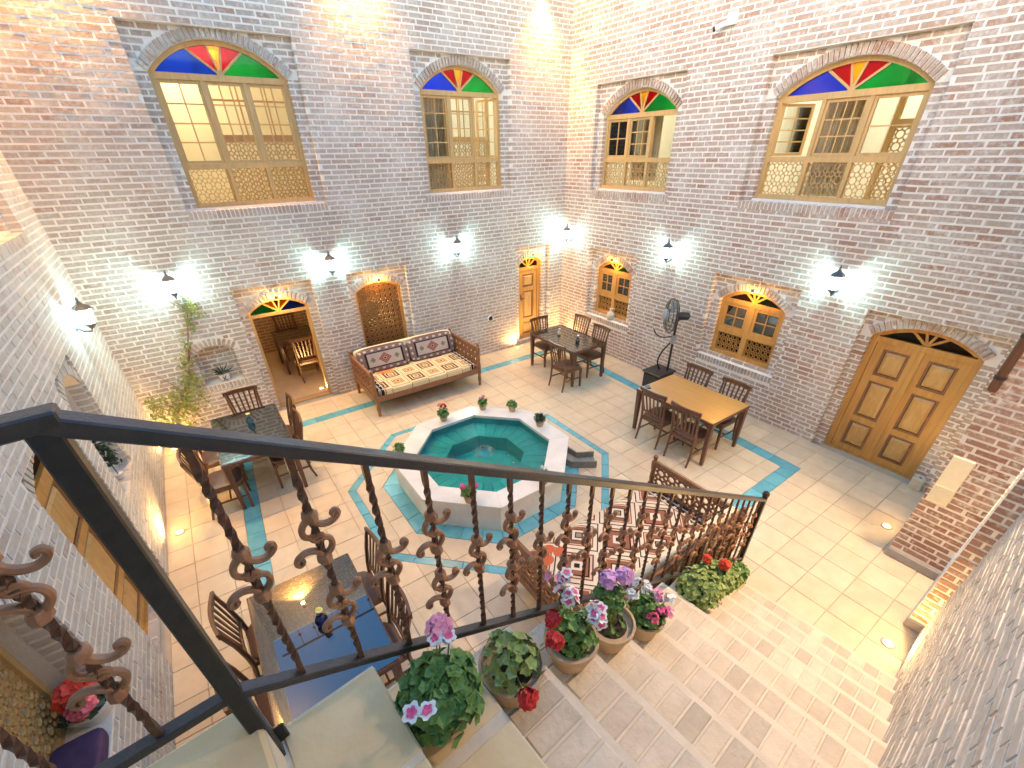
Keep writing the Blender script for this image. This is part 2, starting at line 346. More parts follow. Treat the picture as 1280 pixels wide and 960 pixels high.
# ------------------------------------------------------------------ brick walls
PITCH_Z, PITCH_A, JOINT = .072, .237, .0210
class Arch:
    def __init__(s, a0, a1, zs, zc):
        s.a0, s.a1, s.zs, s.zc = a0, a1, zs, zc; s.ac = (a0+a1)/2; w = (a1-a0)/2; h = zc-zs
        s.R = (w*w+h*h)/(2*h); s.zo = zc-s.R
    def arc(s, dr=0.0, n=16, zmin=None):
        r = s.R+dr; z = s.zs if zmin is None else zmin; hw = math.sqrt(max(r*r-(z-s.zo)**2, 1e-6)); t = math.atan2(hw, z-s.zo)
        return [(s.ac+r*math.sin(-t+2*t*i/n), s.zo+r*math.cos(-t+2*t*i/n)) for i in range(n+1)]
def fill(bricks, a0, a1, z0, z1, holes, b, seed, depth=.1, cut=None):
    rr = random.Random(seed); i = int(math.floor(z0/PITCH_Z+.02))
    while i*PITCH_Z < z1-.012:
        cl, ch = max(i*PITCH_Z+JOINT/2, z0+.002), min((i+1)*PITCH_Z-JOINT/2, z1-.002); row = i; i += 1
        if ch-cl < .018: continue
        off = (row % 2)*PITCH_A/2+rr.uniform(-.02, .02)+(rr.random() < .12)*.06
        cuts = sorted({cl, ch, *[e for h in holes for e in h[2:4] if cl+.018 < e < ch-.018]})
        for zl, zh in zip(cuts, cuts[1:]):
            if zl > cl: zl += .005
            if zh < ch: zh -= .005
            iv = [(a0, a1)]
            blocks = [(h[0], h[1]) for h in holes if h[2] < zh-.012 and h[3] > zl+.012]
            if cut:
                q = cut(zl, zh)
                if q: blocks.append(q)
            for c0, c1 in blocks:
                iv = [p for x, y in iv for p in ((x, min(y, c0)), (max(x, c1), y)) if p[1]-p[0] > .025]
            if len(cuts) > 2: iv = [p for p in iv if any(abs(p[0]-c[1]) < .01 or abs(p[1]-c[0]) < .01 for c in blocks) or zh-zl > .02]
            for x, y in iv:
                k = math.floor((x-off)/PITCH_A)
                while off+k*PITCH_A < y:
                    p, q = off+k*PITCH_A+JOINT/2, off+(k+1)*PITCH_A-JOINT/2; k += 1
                    p, q = p+rr.uniform(-.004, .004), q+rr.uniform(-.004, .004)
                    if p < x+.03: p = x-.003 if x > a0+.001 else x
                    if q > y-.03: q = y+.003 if y < a1-.001 else y
                    p, q = max(p, x-.003), min(q, y+.003)
                    if q-p < .03: continue
                    bricks.append(((p+q)/2, (zl+zh)/2+rr.uniform(-.0015, .0015), q-p, zh-zl, rr.uniform(-.006, .006), b+rr.uniform(.001, .006), depth))
def voussoirs(bricks, A, b, ln=.115, seed=0, depth=.12):
    rr = random.Random(seed); r = A.R+.004; t = math.atan2((A.a1-A.a0)/2, A.zs-A.zo); n = max(8, int(round(2*t*r/.0585))); rm = r+ln/2
    for i in range(n):
        th = -t+2*t*(i+.5)/n
        bricks.append((A.ac+rm*math.sin(th), A.zo+rm*math.cos(th), .043+rr.uniform(-.003, .003), ln, -th+rr.uniform(-.02, .02), b+rr.uniform(.002, .008), depth))
def soldiers(bricks, a0, a1, z0, z1, b, seed, depth=.12):
    rr = random.Random(seed); n = int(round((a1-a0)/.06)); w = (a1-a0)/n
    for i in range(n): bricks.append((a0+(i+.5)*w, (z0+z1)/2, w-.016+rr.uniform(-.003, .003), z1-z0-.008, rr.uniform(-.03, .03), b+rr.uniform(.004, .012), depth))
# brick shapes shared by the single bricks
BV = []
for q in range(6):
    vs = [((x+R.uniform(-.012, .012)*(1 if x else 1)), y, z+R.uniform(-.05, .05)) for x in (-.5, .5) for y in (-1.0, 0.0) for z in (-.5, .5)]
    BV.append(np.array(vs))
def emit_bricks(parent, bricks, M, mk, limit=300):
    """bricks: (a, z, la, lz, angle, face b, depth); the ones largest in view become parts, the rest one mass"""
    O = np.array(M(0, 0, 0)); u = np.array(M(1, 0, 0))-O; n = np.array(M(0, 1, 0))-O
    arr = []
    for i, (a, z, la, lz, an, b, d) in enumerate(bricks):
        P = np.array(M(a, b, z)); x, y, dep = project(P)
        v = P-CAMP; dist = np.linalg.norm(v); cosv = -(v@n)/dist
        vis = dep > .1 and -20 < x < 1300 and -20 < y < 980 and cosv > 0
        arr.append((la*lz*max(cosv, 0)/dist**2 if vis else 0, i))
    top = set(i for s, i in sorted(arr, reverse=True)[:limit] if s > 0)
    key = 'brick_'+mk
    if key not in MATS.get('_bm', {}):
        MATS.setdefault('_bm', {})[key] = []
        for q in range(6):
            mb = MB(); mb.add(BV[q], MB.BF); MATS['_bm'][key].append(mb.mesh('brick', key))
    ms = MATS['_bm'][key]
    mass = MB(); rr = random.Random(len(bricks))
    left = np.linalg.det(np.array([u, n, (0, 0, 1)])) < 0
    for i, (a, z, la, lz, an, b, d) in enumerate(bricks):
        q = rr.randrange(6); ca, sa = math.cos(an), math.sin(an); ux = u*ca+np.array((0, 0, sa)); uz = -u*sa+np.array((0, 0, ca)); P = np.array(M(a, b, z))
        if i in top:
            o = bpy.data.objects.new('brick', ms[q]); col.objects.link(o); o.parent = parent
            if left: ux = -ux
            o.matrix_local = Matrix(((ux[0]*la, n[0]*d, uz[0]*lz, P[0]), (ux[1]*la, n[1]*d, uz[1]*lz, P[1]), (ux[2]*la, n[2]*d, uz[2]*lz, P[2]), (0, 0, 0, 1)))
        else:
            V = BV[q]; mass.add(P+V[:, :1]*la*ux+V[:, 1:2]*d*n+V[:, 2:]*lz*uz, MB.BF, rr.random())
    if mass.f: tag(mass.build('brick_mass', 'brick_mass_'+mk, parent), kind='stuff')
def wall_body(mb, M, a0, a1, z0, z1, ops, T):
    """backing of mortar with openings; ops: dict(outer=(a0,a1,z0,z1), arch, zb, d1)"""
    xs = sorted({a0, a1, *[v for o in ops for v in o['outer'][:2]]}); zs = sorted({z0, z1, *[v for o in ops for v in o['outer'][2:]]})
    for x, x2 in zip(xs, xs[1:]):
        for z, z2 in zip(zs, zs[1:]):
            cx, cz = (x+x2)/2, (z+z2)/2
            if any(o['outer'][0] < cx < o['outer'][1] and o['outer'][2] < cz < o['outer'][3] for o in ops): continue
            mb.box(x, x2, -T, 0, z, z2, M)
    for o in ops:
        p, q, lo, hi = o['outer']; A = o['arch']; d = o['d1']; zb = o['zb']
        mb.box(p, A.a0, -T, -d, lo, A.zs, M); mb.box(A.a1, q, -T, -d, lo, A.zs, M)
        if zb > lo+.001: mb.box(A.a0, A.a1, -T, -d, lo, zb, M)
        arc = A.arc(0, 20); top = [(p, A.zs)]+[(x, hi) for x, z in arc[1:-1]]+[(q, A.zs)]
        mb.extr([(p, A.zs), arc[0], arc[1], (arc[1][0], hi), (p, hi)], M, -T, -d); mb.extr([(q, A.zs), (q, hi), (arc[-2][0], hi), arc[-2], arc[-1]], M, -T, -d)
        mb.strip([(x, hi) for x, z in arc[1:-1]], arc[1:-1], M, -T, -d)
        if o.get('back'): mb.box(A.a0-.02, A.a1+.02, -T-.05, -o['back'], zb-.02, A.zc+.05, M)
def make_wall(name, label, M, a0, a1, z0, z1, ops, mk, T=.34, extra_holes=(), seed=1, limit=300, cat='wall'):
    mb = MB(); wall_body(mb, M, a0, a1, z0, z1, ops, T); w = tag(mb.build(name, 'mortar'), label, cat, kind='thing')
    br = []; holes = list(extra_holes)
    for o in ops:
        p, q, lo, hi = o['outer']; holes.append((p, q, lo, hi))
        if o.get('sill'): soldiers(br, p, q, lo-.108, lo+(.006 if lo > 2 else 0), 0, seed+3); holes.append((p, q, lo-.108, lo))
    fill(br, a0, a1, z0, z1, holes, 0, seed, .13)
    for j, o in enumerate(ops):
        p, q, lo, hi = o['outer']; A = o['arch']; d = o['d1']
        fill(br, p, q, lo, A.zs, [(A.a0, A.a1, o['zb'], A.zs+1)], -d, seed+7+j, .12)
        ro = A.R+.125
        def cut(zl, zh, A=A, ro=ro):
            zz = zl-A.zo
            return (A.ac-math.sqrt(ro*ro-zz*zz), A.ac+math.sqrt(ro*ro-zz*zz)) if zz < ro else None
        fill(br, p, q, A.zs, hi, [], -d, seed+17+j, .1, cut)
        voussoirs(br, A, -d+o.get('ring', .02), seed=seed+j)
        if o.get('back'): fill(br, A.a0, A.a1, o['zb'], A.zc, [], -o['back'], seed+27+j, .05)
    emit_bricks(w, br, M, mk, limit); return w
def op(a0, a1, zb, zs, zc, lo, hi, pad=.15, d1=.09, **k):
    hi = round(hi/PITCH_Z)*PITCH_Z
    return dict(outer=(a0-pad, a1+pad, lo, hi), arch=Arch(a0, a1, zs, zc), zb=zb, d1=d1, **k)
LX = -8.66; TOPZ = 7.3
MA = lambda a, b, z: (a, -b, z)
MBf = lambda a, b, z: (-b, a, z)
MC = lambda a, b, z: (LX+b, a, z)
TH = math.atan(.09); SE = np.array((math.cos(TH), math.sin(TH), 0)); SN = np.array((-math.sin(TH), math.cos(TH), 0)); SO = np.array((-3.19, -7.04, 0))
def S(s, t, z): return tuple(SO+SE*s+SN*t+np.array((0, 0, z)))
TD = -1.43
DE = np.array((1, .05, 0))/math.hypot(1, .05); DN = np.array((-DE[1], DE[0], 0)); DO = np.array((-2.66, -8.575, 0))
def MD(a, b, z): return tuple(DO+DE*a+DN*b+np.array((0, 0, z)))
W1 = op(-6.94, -5.275, 3.39, 4.93, 5.30, 3.36, 5.425, sill=True); W2 = op(-3.22, -1.585, 3.39, 4.91, 5.27, 3.36, 5.41, sill=True)
W3 = op(-2.625, -.94, 3.36, 4.555, 4.91, 3.33, 5.06, sill=True); W4 = op(-6.02, -4.256, 3.36, 4.575, 4.91, 3.33, 5.06, sill=True)
A2 = op(-6.79, -5.81, 0, 1.80, 1.99, 0, 2.21, .12); AL = op(-4.975, -4.05, .10, 1.85, 2.01, .10, 2.215, .11); A1 = op(-1.21, -.53, .07, 1.86, 2.01, 0, 2.215, .15)
AN = op(-7.745, -7.17, .785, 1.33, 1.44, .785, 1.45, 0.0, 0, back=.22, ring=.004)
AN['outer'] = (-7.745-.10, -7.17+.10, .785, 1.57); AN['sill'] = True
B1 = op(-2.115, -1.083, .85, 1.82, 2.035, .80, 2.215, .155, sill=True); B2 = op(-5.28, -4.143, .85, 1.82, 2.04, .80, 2.20, .155, sill=True)
BD = op(-7.633, -6.456, 0, 1.83, 2.035, 0, 2.19, .135)
C0 = op(-2.75, -1.15, 3.39, 4.90, 5.25, 3.36, 5.40, .12, sill=True); CN = op(-2.98, -2.17, .92, 1.98, 2.2, .92, 2.32, .04, .03, back=.26); CD = op(-4.52, -3.48, .06, 1.93, 2.12, 0, 2.25, .13)
CW = op(-6.25, -5.45, .95, 1.86, 2.06, .95, 2.2, .06, .03)
wallA = make_wall('brick_wall', 'long pale brick courtyard wall behind the daybed with two tall stained glass windows', MA, LX, 0, 0, TOPZ, [W1, W2, A2, AL, A1, AN], 'a', seed=101)
wallB = make_wall('brick_wall', 'reddish brick courtyard wall with the wooden double door and the pedestal fan', MBf, -8.6, 0, 0, TOPZ, [W3, W4, B1, B2, BD], 'b', seed=202)
wallC = make_wall('brick_wall', 'grey brick courtyard wall with arched niches and a narrow orange door', MC, -9.6, 0, 0, TOPZ, [C0, CN, CD, CW], 'c', seed=303)
wallD = make_wall('brick_wall', 'plain grey brick wall rising beside the stairs', MD, -6.2, .0, 0, 6.2, [], 'c', seed=404)
# stepped brick piers at the end of the stair wall
MP1 = lambda a, b, z: (-1.72-b, a, z)
MP2 = lambda a, b, z: (-2.62-b, a, z)
def pier(label, M, a0, a1, T, zt, seed):
    mb = MB(); mb.box(a0, a1, -T, 0, .12, zt, M); w = tag(mb.build('brick_pier', 'mortar'), label, 'pier')
    br = []; fill(br, a0, a1, .12, zt, [], 0, seed, .08); emit_bricks(w, br, M, 'pier')
    p = MB(); p.box(a0-.012, a1+.012, -T, .015, 0, .12, M); p.build('plinth', 'stone_grey', w, bevel=.012)
    return w
pier1 = pier('broad red brick pier with a cream cover plate beside the double door', MP1, -8.44, -7.97, 1.70, 6.2, 505)
pier2 = pier('slim red brick pier standing against the grey stair wall', MP2, -8.62, -8.45, .88, 6.2, 606)

# ------------------------------------------------------------------ windows and doors
def lattice(mb, f, a0, a1, z0, z1, b0, b1, cell=.12, w=.009):
    na = max(2, round((a1-a0)/cell)); nz = max(2, round((z1-z0)/cell)); ca, cz = (a1-a0)/na, (z1-z0)/nz
    k = .35; o = [(k*math.cos(PI/8+PI/4*i), k*math.sin(PI/8+PI/4*i)) for i in range(8)]
    c2 = k*math.cos(PI/8)
    sg = [(o[i], o[(i+1) % 8]) for i in range(8)]+[((c2, 0), (.5, 0)), ((-c2, 0), (-.5, 0)), ((0, c2), (0, .5)), ((0, -c2), (0, -.5))]
    sg += [((c2*.707*sx, c2*.707*sz), (.5*sx, .5*sz)) for sx in (-1, 1) for sz in (-1, 1)]
    for i in range(na):
        for j in range(nz):
            x, z = a0+(i+.5)*ca, z0+(j+.5)*cz
            for p, q in sg: mb.seg(f, (x+p[0]*ca, z+p[1]*cz), (x+q[0]*ca, z+q[1]*cz), w, b0, b1)
def fanlight(parent, fr, f, A, zt, b, cols, wood_b, n=None, muntin=.028):
    """radial coloured panes above the transom at zt; muntins go into fr"""
    n = len(cols); ctr = (A.ac, zt); inner = A.arc(-.05, 40, zt)
    ang = [PI-PI*i/n for i in range(n+1)]
    def hit(t):
        best = min(inner, key=lambda p: abs(math.atan2(p[1]-zt, p[0]-A.ac)-t)); return best
    for i in range(n):
        t0, t1 = ang[i], ang[i+1]
        arc = [p for p in inner if t1-.001 <= math.atan2(max(p[1]-zt, 0), p[0]-A.ac) <= t0+.001]
        arc = [hit(t0)]+arc+[hit(t1)]
        poly = [ctr]+arc
        pb = MB(); pb.extr(poly, f, b-.003, b+.003); pb.build('fanlight_pane', cols[i], parent)
        if i: fr.seg(f, ctr, hit(t0), muntin, b-.016, b+.018)
    fr.extr([(A.ac-.05, zt-.004), (A.ac+.05, zt-.004), (A.ac+.035, zt+.035), (A.ac-.035, zt+.035)], f, b-.018, b+.021)
def arched_frame(fr, f, A, zb, b0, b1, w=.06, zt=None):
    zt = zt or A.zs
    fr.box(A.a0+.002, A.a0+w, b0, b1, zb+.002, A.zs, f); fr.box(A.a1-w, A.a1-.002, b0, b1, zb+.002, A.zs, f)
    o = A.arc(-.002, 24); i = A.arc(-w*.85, 24); fr.strip(o, i, f, b0, b1)
def sash(parent, f, a0, a1, z0, z1, b, nc, nr, wood, gl='glass_clear', sw=.035, open_ang=0):
    fr = MB()
    fr.box(a0, a0+sw, b-.02, b+.016, z0, z1, f); fr.box(a1-sw, a1, b-.02, b+.016, z0, z1, f)
    fr.box(a0+sw, a1-sw, b-.02, b+.015, z0, z0+sw, f); fr.box(a0+sw, a1-sw, b-.02, b+.015, z1-sw, z1, f)
    ia0, ia1, iz0, iz1 = a0+sw, a1-sw, z0+sw, z1-sw
    for i in range(1, nc): x = ia0+(ia1-ia0)*i/nc; fr.box(x-.008, x+.008, b-.012, b+.010, iz0, iz1, f)
    for j in range(1, nr): z = iz0+(iz1-iz0)*j/nr; fr.box(ia0, ia1, b-.011, b+.009, z-.008, z+.008, f)
    fr.build('sash', wood, parent)
    for i in range(nc):
        for j in range(nr):
            pb = MB(); pb.box(ia0+(ia1-ia0)*i/nc+.004, ia0+(ia1-ia0)*(i+1)/nc-.004, b-.004, b, iz0+(iz1-iz0)*j/nr+.004, iz0+(iz1-iz0)*(j+1)/nr-.004, f); pb.build('pane', gl, parent)
def upper_window(wall, M, o, zr, label, cols, wood='wood_pale', grids=((2, 4), (3, 4), (3, 4)), opened=()):
    A = o['arch']; b0, b1 = -.24, -.165; zb = o['zb']; fr = MB()
    arched_frame(fr, M, A, zb, b0, b1)
    fr.box(A.a0+.06, A.a1-.06, b0, b1+.004, A.zs-.06, A.zs+.012, M); fr.box(A.a0-.01, A.a1+.01, b0-.002, b1+.012, zb, zb+.06, M); fr.box(A.a0+.06, A.a1-.06, b0, b1+.002, zr-.035, zr+.035, M)
    n = 3; w = (A.a1-A.a0-.12)/n
    for i in range(1, n): x = A.a0+.06+w*i; fr.box(x-.025, x+.025, b0, b1-.002, zb+.06, A.zs-.06, M)
    win = bpy.data.objects.new('window', None)
    holder = MB(); holder.v = fr.v; holder.f = fr.f
    win = fr.build('window', wood, wall); win['label'] = label
    fb = MB(); fanlight(win, fb, M, A, A.zs+.012, -.20, cols, wood); fb.build('muntin', wood, win)
    for i in range(n):
        x0, x1 = A.a0+.06+w*i+(.025 if i else 0), A.a0+.06+w*(i+1)-(.025 if i < n-1 else 0)
        lm = MB(); lattice(lm, M, x0, x1, zb+.06, zr-.035, -.21, -.195); lm.build('lattice_panel', wood, win)
        if i in opened:    # casement swung into the room
            hx = x0 if opened[i] > 0 else x1; ang = opened[i]
            def f(a, b, z, hx=hx, ang=ang): da = a-hx; return M(hx+da*math.cos(ang), -.205+b+.2+(-abs(da)*math.sin(abs(ang))), z)
            sash(win, lambda a, b, z: f(a, b, z), x0, x1, zr+.04, A.zs-.062, -.2, *grids[i], wood)
        else: sash(win, M, x0+.001, x1-.001, zr+.037, A.zs-.062, -.2, *grids[i], wood)
    return win
FAN = ['glass_blue', 'glass_red', 'glass_yellow', 'glass_red', 'glass_green']
upper_window(wallA, MA, W1, 3.90, 'tall arched window beside the grey wall with an amber lamp in its fanlight', FAN)
upper_window(wallA, MA, W2, 3.89, 'tall arched window near the corner with one casement swung open', FAN, opened={2: -1.25})
FANB = FAN[::-1]
upper_window(wallB, MBf, W3, 3.85, 'arched window near the corner with a curtain behind its middle panes', FANB, 'wood_pale', ((1, 2), (3, 3), (2, 2)), opened={0: 1.3})
upper_window(wallB, MBf, W4, 3.86, 'wide arched window above the double door with bright yellow glass', FANB, 'wood_pale', ((2, 2), (4, 3), (2, 4)), opened={2: -1.2})
upper_window(wallC, MC, C0, 3.90, 'arched upper window deep in the grey wall', FAN)
def lower_window(wall, M, o, label, zr=1.28):
    A = o['arch']; b0, b1 = -.25, -.17; zb = o['zb']; fr = MB(); wood = 'wood_honey'
    arched_frame(fr, M, A, zb, b0, b1, .07)
    fr.box(A.a0+.07, A.a1-.07, b0, b1+.004, A.zs-.055, A.zs+.02, M); fr.box(A.a0-.005, A.a1+.005, b0-.002, b1+.015, zb, zb+.07, M); fr.box(A.a0+.07, A.a1-.07, b0, b1+.002, zr-.04, zr+.04, M); fr.box(A.ac-.045, A.ac+.045, b0, b1+.006, zb+.07, A.zs-.055, M)
    win = fr.build('window', wood, wall); win['label'] = label
    fb = MB(); fanlight(win, fb, M, A, A.zs+.02, -.2, ['glass_green', 'glass_dark', 'glass_dark', 'glass_dark', 'glass_red'], wood, muntin=.03); fb.build('muntin', wood, win)
    for x0, x1 in ((A.a0+.07, A.ac-.045), (A.ac+.045, A.a1-.07)):
        sash(win, M, x0+.001, x1-.001, zr+.042, A.zs-.057, -.195, 2, 2, wood, 'glass_smoke', .05)
        lm = MB(); lattice(lm, M, x0, x1, zb+.07, zr-.04, -.215, -.195, .10, .010); lm.build('lattice_panel', wood, win)
lower_window(wallB, MBf, B1, 'small honey wood window with a round jug on its ledge')
lower_window(wallB, MBf, B2, 'honey wood window with a bare ledge behind the orange table')
def panel(par, f, a0, a1, z0, z1, b):       # raised field with a sunk moulding
    mb = MB(); q = .03
    mb.strip([(a0, z0), (a1, z0), (a1, z1), (a0, z1), (a0, z0)], [(a0+q, z0+q), (a1-q, z0+q), (a1-q, z1-q), (a0+q, z1-q), (a0+q, z0+q)], f, b-.012, b-.004); mb.build('moulding', 'wood_carved', par)
    p = MB(); i = q+.008; j = i+.03
    o4 = [(a0+i, z0+i), (a1-i, z0+i), (a1-i, z1-i), (a0+i, z1-i)]; i4 = [(a0+j, z0+j), (a1-j, z0+j), (a1-j, z1-j), (a0+j, z1-j)]
    vs = [f(a, b-.012, z) for a, z in o4]+[f(a, b+.006, z) for a, z in i4]+[f(a, b-.02, z) for a, z in o4]
    p.add(vs, [(4, 5, 6, 7)]+[(k, (k+1) % 4, 4+(k+1) % 4, 4+k) for k in range(4)]+[(8+k, 8+(k+1) % 4, (k+1) % 4, k) for k in range(4)]+[(11, 10, 9, 8)]); p.build('panel', 'wood_knot', par)
def leaf(fr, door, f, a0, a1, z0, z1, b, rails):
    """one door leaf: stiles and rails into fr, panels as sub-parts; rails: list of z cuts"""
    s = .10; fr.box(a0, a0+s, b-.035, b, z0, z1, f); fr.box(a1-s, a1, b-.035, b, z0, z1, f)
    zz = [z0]+rails+[z1]
    for i, z in enumerate(zz):
        lo, hi = (z, z+.09) if i == 0 else (z-.09, z) if i == len(zz)-1 else (z-.045, z+.045)
        fr.box(a0+s, a1-s, b-.034, b-.002, lo, hi, f)
    for i in range(len(zz)-1):
        lo = zz[i]+(.09 if i == 0 else .045); hi = zz[i+1]-(.09 if i == len(zz)-2 else .045)
        panel(door, f, a0+s, a1-s, lo, hi, b-.006)
def make_door(wall, M, o, label, n, rails, zt, cols, handle=True):
    A = o['arch']; zb = o['zb']; fr = MB(); arched_frame(fr, M, A, zb, -.26, -.165, .075)
    fr.box(A.a0+.075, A.a1-.075, -.26, -.167, zt-.02, zt+.05, M); fr.box(A.a0+.004, A.a1-.004, -.30, -.163, zb-.03, zb+.012, M)
    d = fr.build('door', 'wood_honey', wall); d['label'] = label
    fb = MB(); fanlight(d, fb, M, A, zt+.05, -.21, cols, 'wood_honey', muntin=.03); fb.build('muntin', 'wood_honey', d)
    w = (A.a1-A.a0-.154)/n
    for i in range(n):
        lf = MB(); a0 = A.a0+.077+w*i; leaf(lf, d, M, a0+.002, a0+w-.002, zb+.014, zt-.022, -.19, rails); lf.build('leaf', 'wood_honey', d)
    if n == 2:
        c = MB(); c.box(A.ac-.03, A.ac+.03, -.192, -.172, zb+.016, zt-.024, M); c.build('cover_strip', 'wood_honey', d)
    if handle:
        h = MB(); x = A.ac+.05 if n == 2 else A.a0+.13
        h.box(x-.012, x+.012, -.19, -.180, zb+.95, zb+1.10, M); h.tube([M(x, -.18, zb+1.0), M(x, -.13, zb+1.0), M(x+.07, -.13, zb+1.0)], .008, 6); h.build('handle', 'iron_black', d)
    return d
make_door(wallB, MBf, BD, 'wide wooden double door with raised panels', 2, [.56, 1.22], 1.76, ['glass_dark', 'glass_dark', 'glass_dark', 'glass_yellow', 'glass_green'], handle=False)
make_door(wallA, MA, A1, 'narrow single wooden door near the corner', 1, [.52, 1.27], 1.72, ['glass_green', 'glass_yellow', 'glass_red', 'glass_dark', 'glass_dark'])
make_door(wallC, MC, CD, 'orange wooden door seen at a slant in the grey wall', 1, [.55, 1.2], 1.82, ['glass_dark']*4)
# open doorway to the dining room: frame with fanlight, no leaf
fr = MB(); Aq = A2['arch']; arched_frame(fr, MA, Aq, 0, -.30, -.165, .05); fr.box(Aq.a0+.05, Aq.a1-.05, -.30, -.167, 1.70, 1.75, MA); fr.box(Aq.a0+.01, Aq.a1-.01, -.33, -.163, -.02, .014, MA)
dw = fr.build('doorway', 'wood_pale', wallA); dw['label'] = 'open doorway to the lit dining room'
fb = MB(); fanlight(dw, fb, MA, Aq, 1.75, -.21, ['glass_green', 'glass_orange', 'glass_red', 'glass_orange', 'glass_blue'], 'wood_pale', muntin=.022); fb.build('muntin', 'wood_pale', dw)
# lattice window behind the daybed
fr = MB(); Aq = AL['arch']; arched_frame(fr, MA, Aq, .10, -.25, -.165, .05); fr.box(Aq.a0+.05, Aq.a1-.05, -.25, -.166, .10, .16, MA); lw = fr.build('lattice_window', 'wood_honey', wallA); lw['label'] = 'arched brown lattice window behind the daybed'
lm = MB(); lattice(lm, MA, Aq.a0+.05, Aq.a1-.05, .16, Aq.zs, -.215, -.19, .105, .017)
full = MB(); lattice(full, MA, Aq.a0+.05, Aq.a1-.05, Aq.zs, Aq.zc, -.215, -.19, .105, .017)
for q in range(0, len(full.v), 8):       # keep the bars under the arch
    vs = full.v[q:q+8]; cx = sum(v[0] for v in vs)/8; cz = sum(v[2] for v in vs)/8
    if math.hypot(cx-Aq.ac, cz-Aq.zo) < Aq.R-.045: lm.add(vs, [tuple(i-q for i in f) for f in full.f[q//8*6:q//8*6+6]])
lm.build('lattice_panel', 'wood_carved', lw)
# small lattice window in the grey wall
fr = MB(); Aq = CW['arch']; arched_frame(fr, MC, Aq, .95, -.30, -.24, .05); fr.box(Aq.a0+.05, Aq.a1-.05, -.3, -.24, .95, 1.0, MC); lw2 = fr.build('lattice_window', 'wood_pale', wallC); lw2['label'] = 'small lattice window with purple cloth in the grey wall'
lm = MB(); lattice(lm, MC, Aq.a0+.05, Aq.a1-.05, 1.0, 1.84, -.275, -.26, .115, .016); lm.build('lattice_panel', 'wood_pale', lw2)

# ------------------------------------------------------------------ rooms behind the walls, roof railing, ground
def room(x0, x1, y0, y1, z0, z1, m, fl='tile_cream', t=.06):
    mb = MB()
    mb.box(x0-t, x1+t, y0-t, y0, z0, z1); mb.box(x0-t, x1+t, y1, y1+t, z0, z1); mb.box(x0-t, x0, y0, y1, z0, z1); mb.box(x1, x1+t, y0, y1, z0, z1); mb.box(x0-t, x1+t, y0-t, y1+t, z1, z1+t)
    o = tag(mb.build('room_wall', m), kind='structure'); f = MB(); f.box(x0-t, x1+t, y0-t, y1+t, z0-t, z0-.001); tag(f.build('room_floor', fl), kind='structure'); return o
def room_open(x0, x1, y0, y1, z0, z1, m, side, fl='tile_cream', t=.06):
    """room with one side left open towards the courtyard wall it backs onto"""
    mb = MB(); P = dict(s=(x0-t, x1+t, y0-t, y0), n=(x0-t, x1+t, y1, y1+t), w=(x0-t, x0, y0, y1), e=(x1, x1+t, y0, y1))
    for k, q in P.items():
        if k != side: mb.box(*q, z0, z1)
    mb.box(x0-t, x1+t, y0 if side == 's' else y0-t, y1+t, z1, z1+t) if side in 's' else mb.box(x0 if side == 'w' else x0-t, x1 if side == 'e' else x1+t, y0-t, y1+t, z1, z1+t)
    tag(mb.build('room_wall', m), kind='structure')
    f = MB(); f.box(x0-t if side != 'w' else x0, x1+t if side != 'e' else x1, y0-t if side != 's' else y0, y1+t, z0-t, z0); tag(f.build('room_floor', fl), kind='structure')
room_open(-8.5, -4.4, .345, 3.0, 3.0, 6.0, 'plaster_cream', 's'); room_open(-4.2, -.3, .345, 3.0, 3.0, 6.0, 'plaster_cream', 's')
room_open(.345, 3.0, -3.4, -.3, 3.0, 6.0, 'plaster_cream', 'w'); room_open(.345, 3.0, -7.6, -3.6, 3.0, 6.0, 'plaster_cream', 'w')
room_open(-7.3, -5.2, .345, 3.3, 0, 2.8, 'brick_room', 's'); room_open(-5.1, -3.9, .345, 1.1, 0, 2.5, 'shade_black', 's'); room_open(-1.6, -.2, .345, 1.5, 0, 2.6, 'shade_black', 's')
room_open(.345, 2.4, -2.6, -.6, 0, 2.7, 'shade_black', 'w'); room_open(.345, 2.4, -5.8, -3.6, 0, 2.7, 'shade_black', 'w'); room_open(.345, 2.4, -8.2, -6.0, 0, 2.7, 'shade_black', 'w')
room_open(LX-2.2, LX-.345, -5.0, -2.9, 0, 2.7, 'shade_black', 'e'); room_open(LX-2.2, LX-.345, -6.8, -5.2, .3, 2.7, 'ceramic_white', 'e'); room_open(LX-2.4, LX-.345, -3.2, -.6, 3.0, 6.0, 'plaster_cream', 'e')
g = MB(); g.box(-400, 400, -400, 400, -.6, -.5); tag(g.build('ground', 'grout'), kind='structure')
def roof_rail(label, M, a0, a1, n):
    w = thing('roof_railing', label, 'railing'); z = TOPZ
    for nm, zz, h in (('top_rail', z+.86, .04), ('bottom_rail', z+.1, .03)):
        m = MB(); m.box(a0, a1, -.2, -.16, zz, zz+h, M); m.build(nm, 'iron_black', w)
    bm = MB(); bm.box(-.008, .008, -.008, .008, 0, .96); bm.box(-.05, .05, -.006, .006, .44, .47); bm.box(-.025, .025, -.006, .006, .40, .51); me = bm.mesh('baluster', 'iron_black')
    for i in range(n):
        b = link('baluster', me, w); b.location = M(a0+(a1-a0)*(i+.5)/n, -.18, z-.03)
        if abs(M(1, 0, 0)[0]-M(0, 0, 0)[0]) < .5: b.rotation_euler.z = PI/2
roof_rail('black iron railing on the roof edge over the daybed wall', MA, LX, 0, 24); roof_rail('black iron railing on the roof edge over the grey wall', MC, -7.5, -.3, 20)

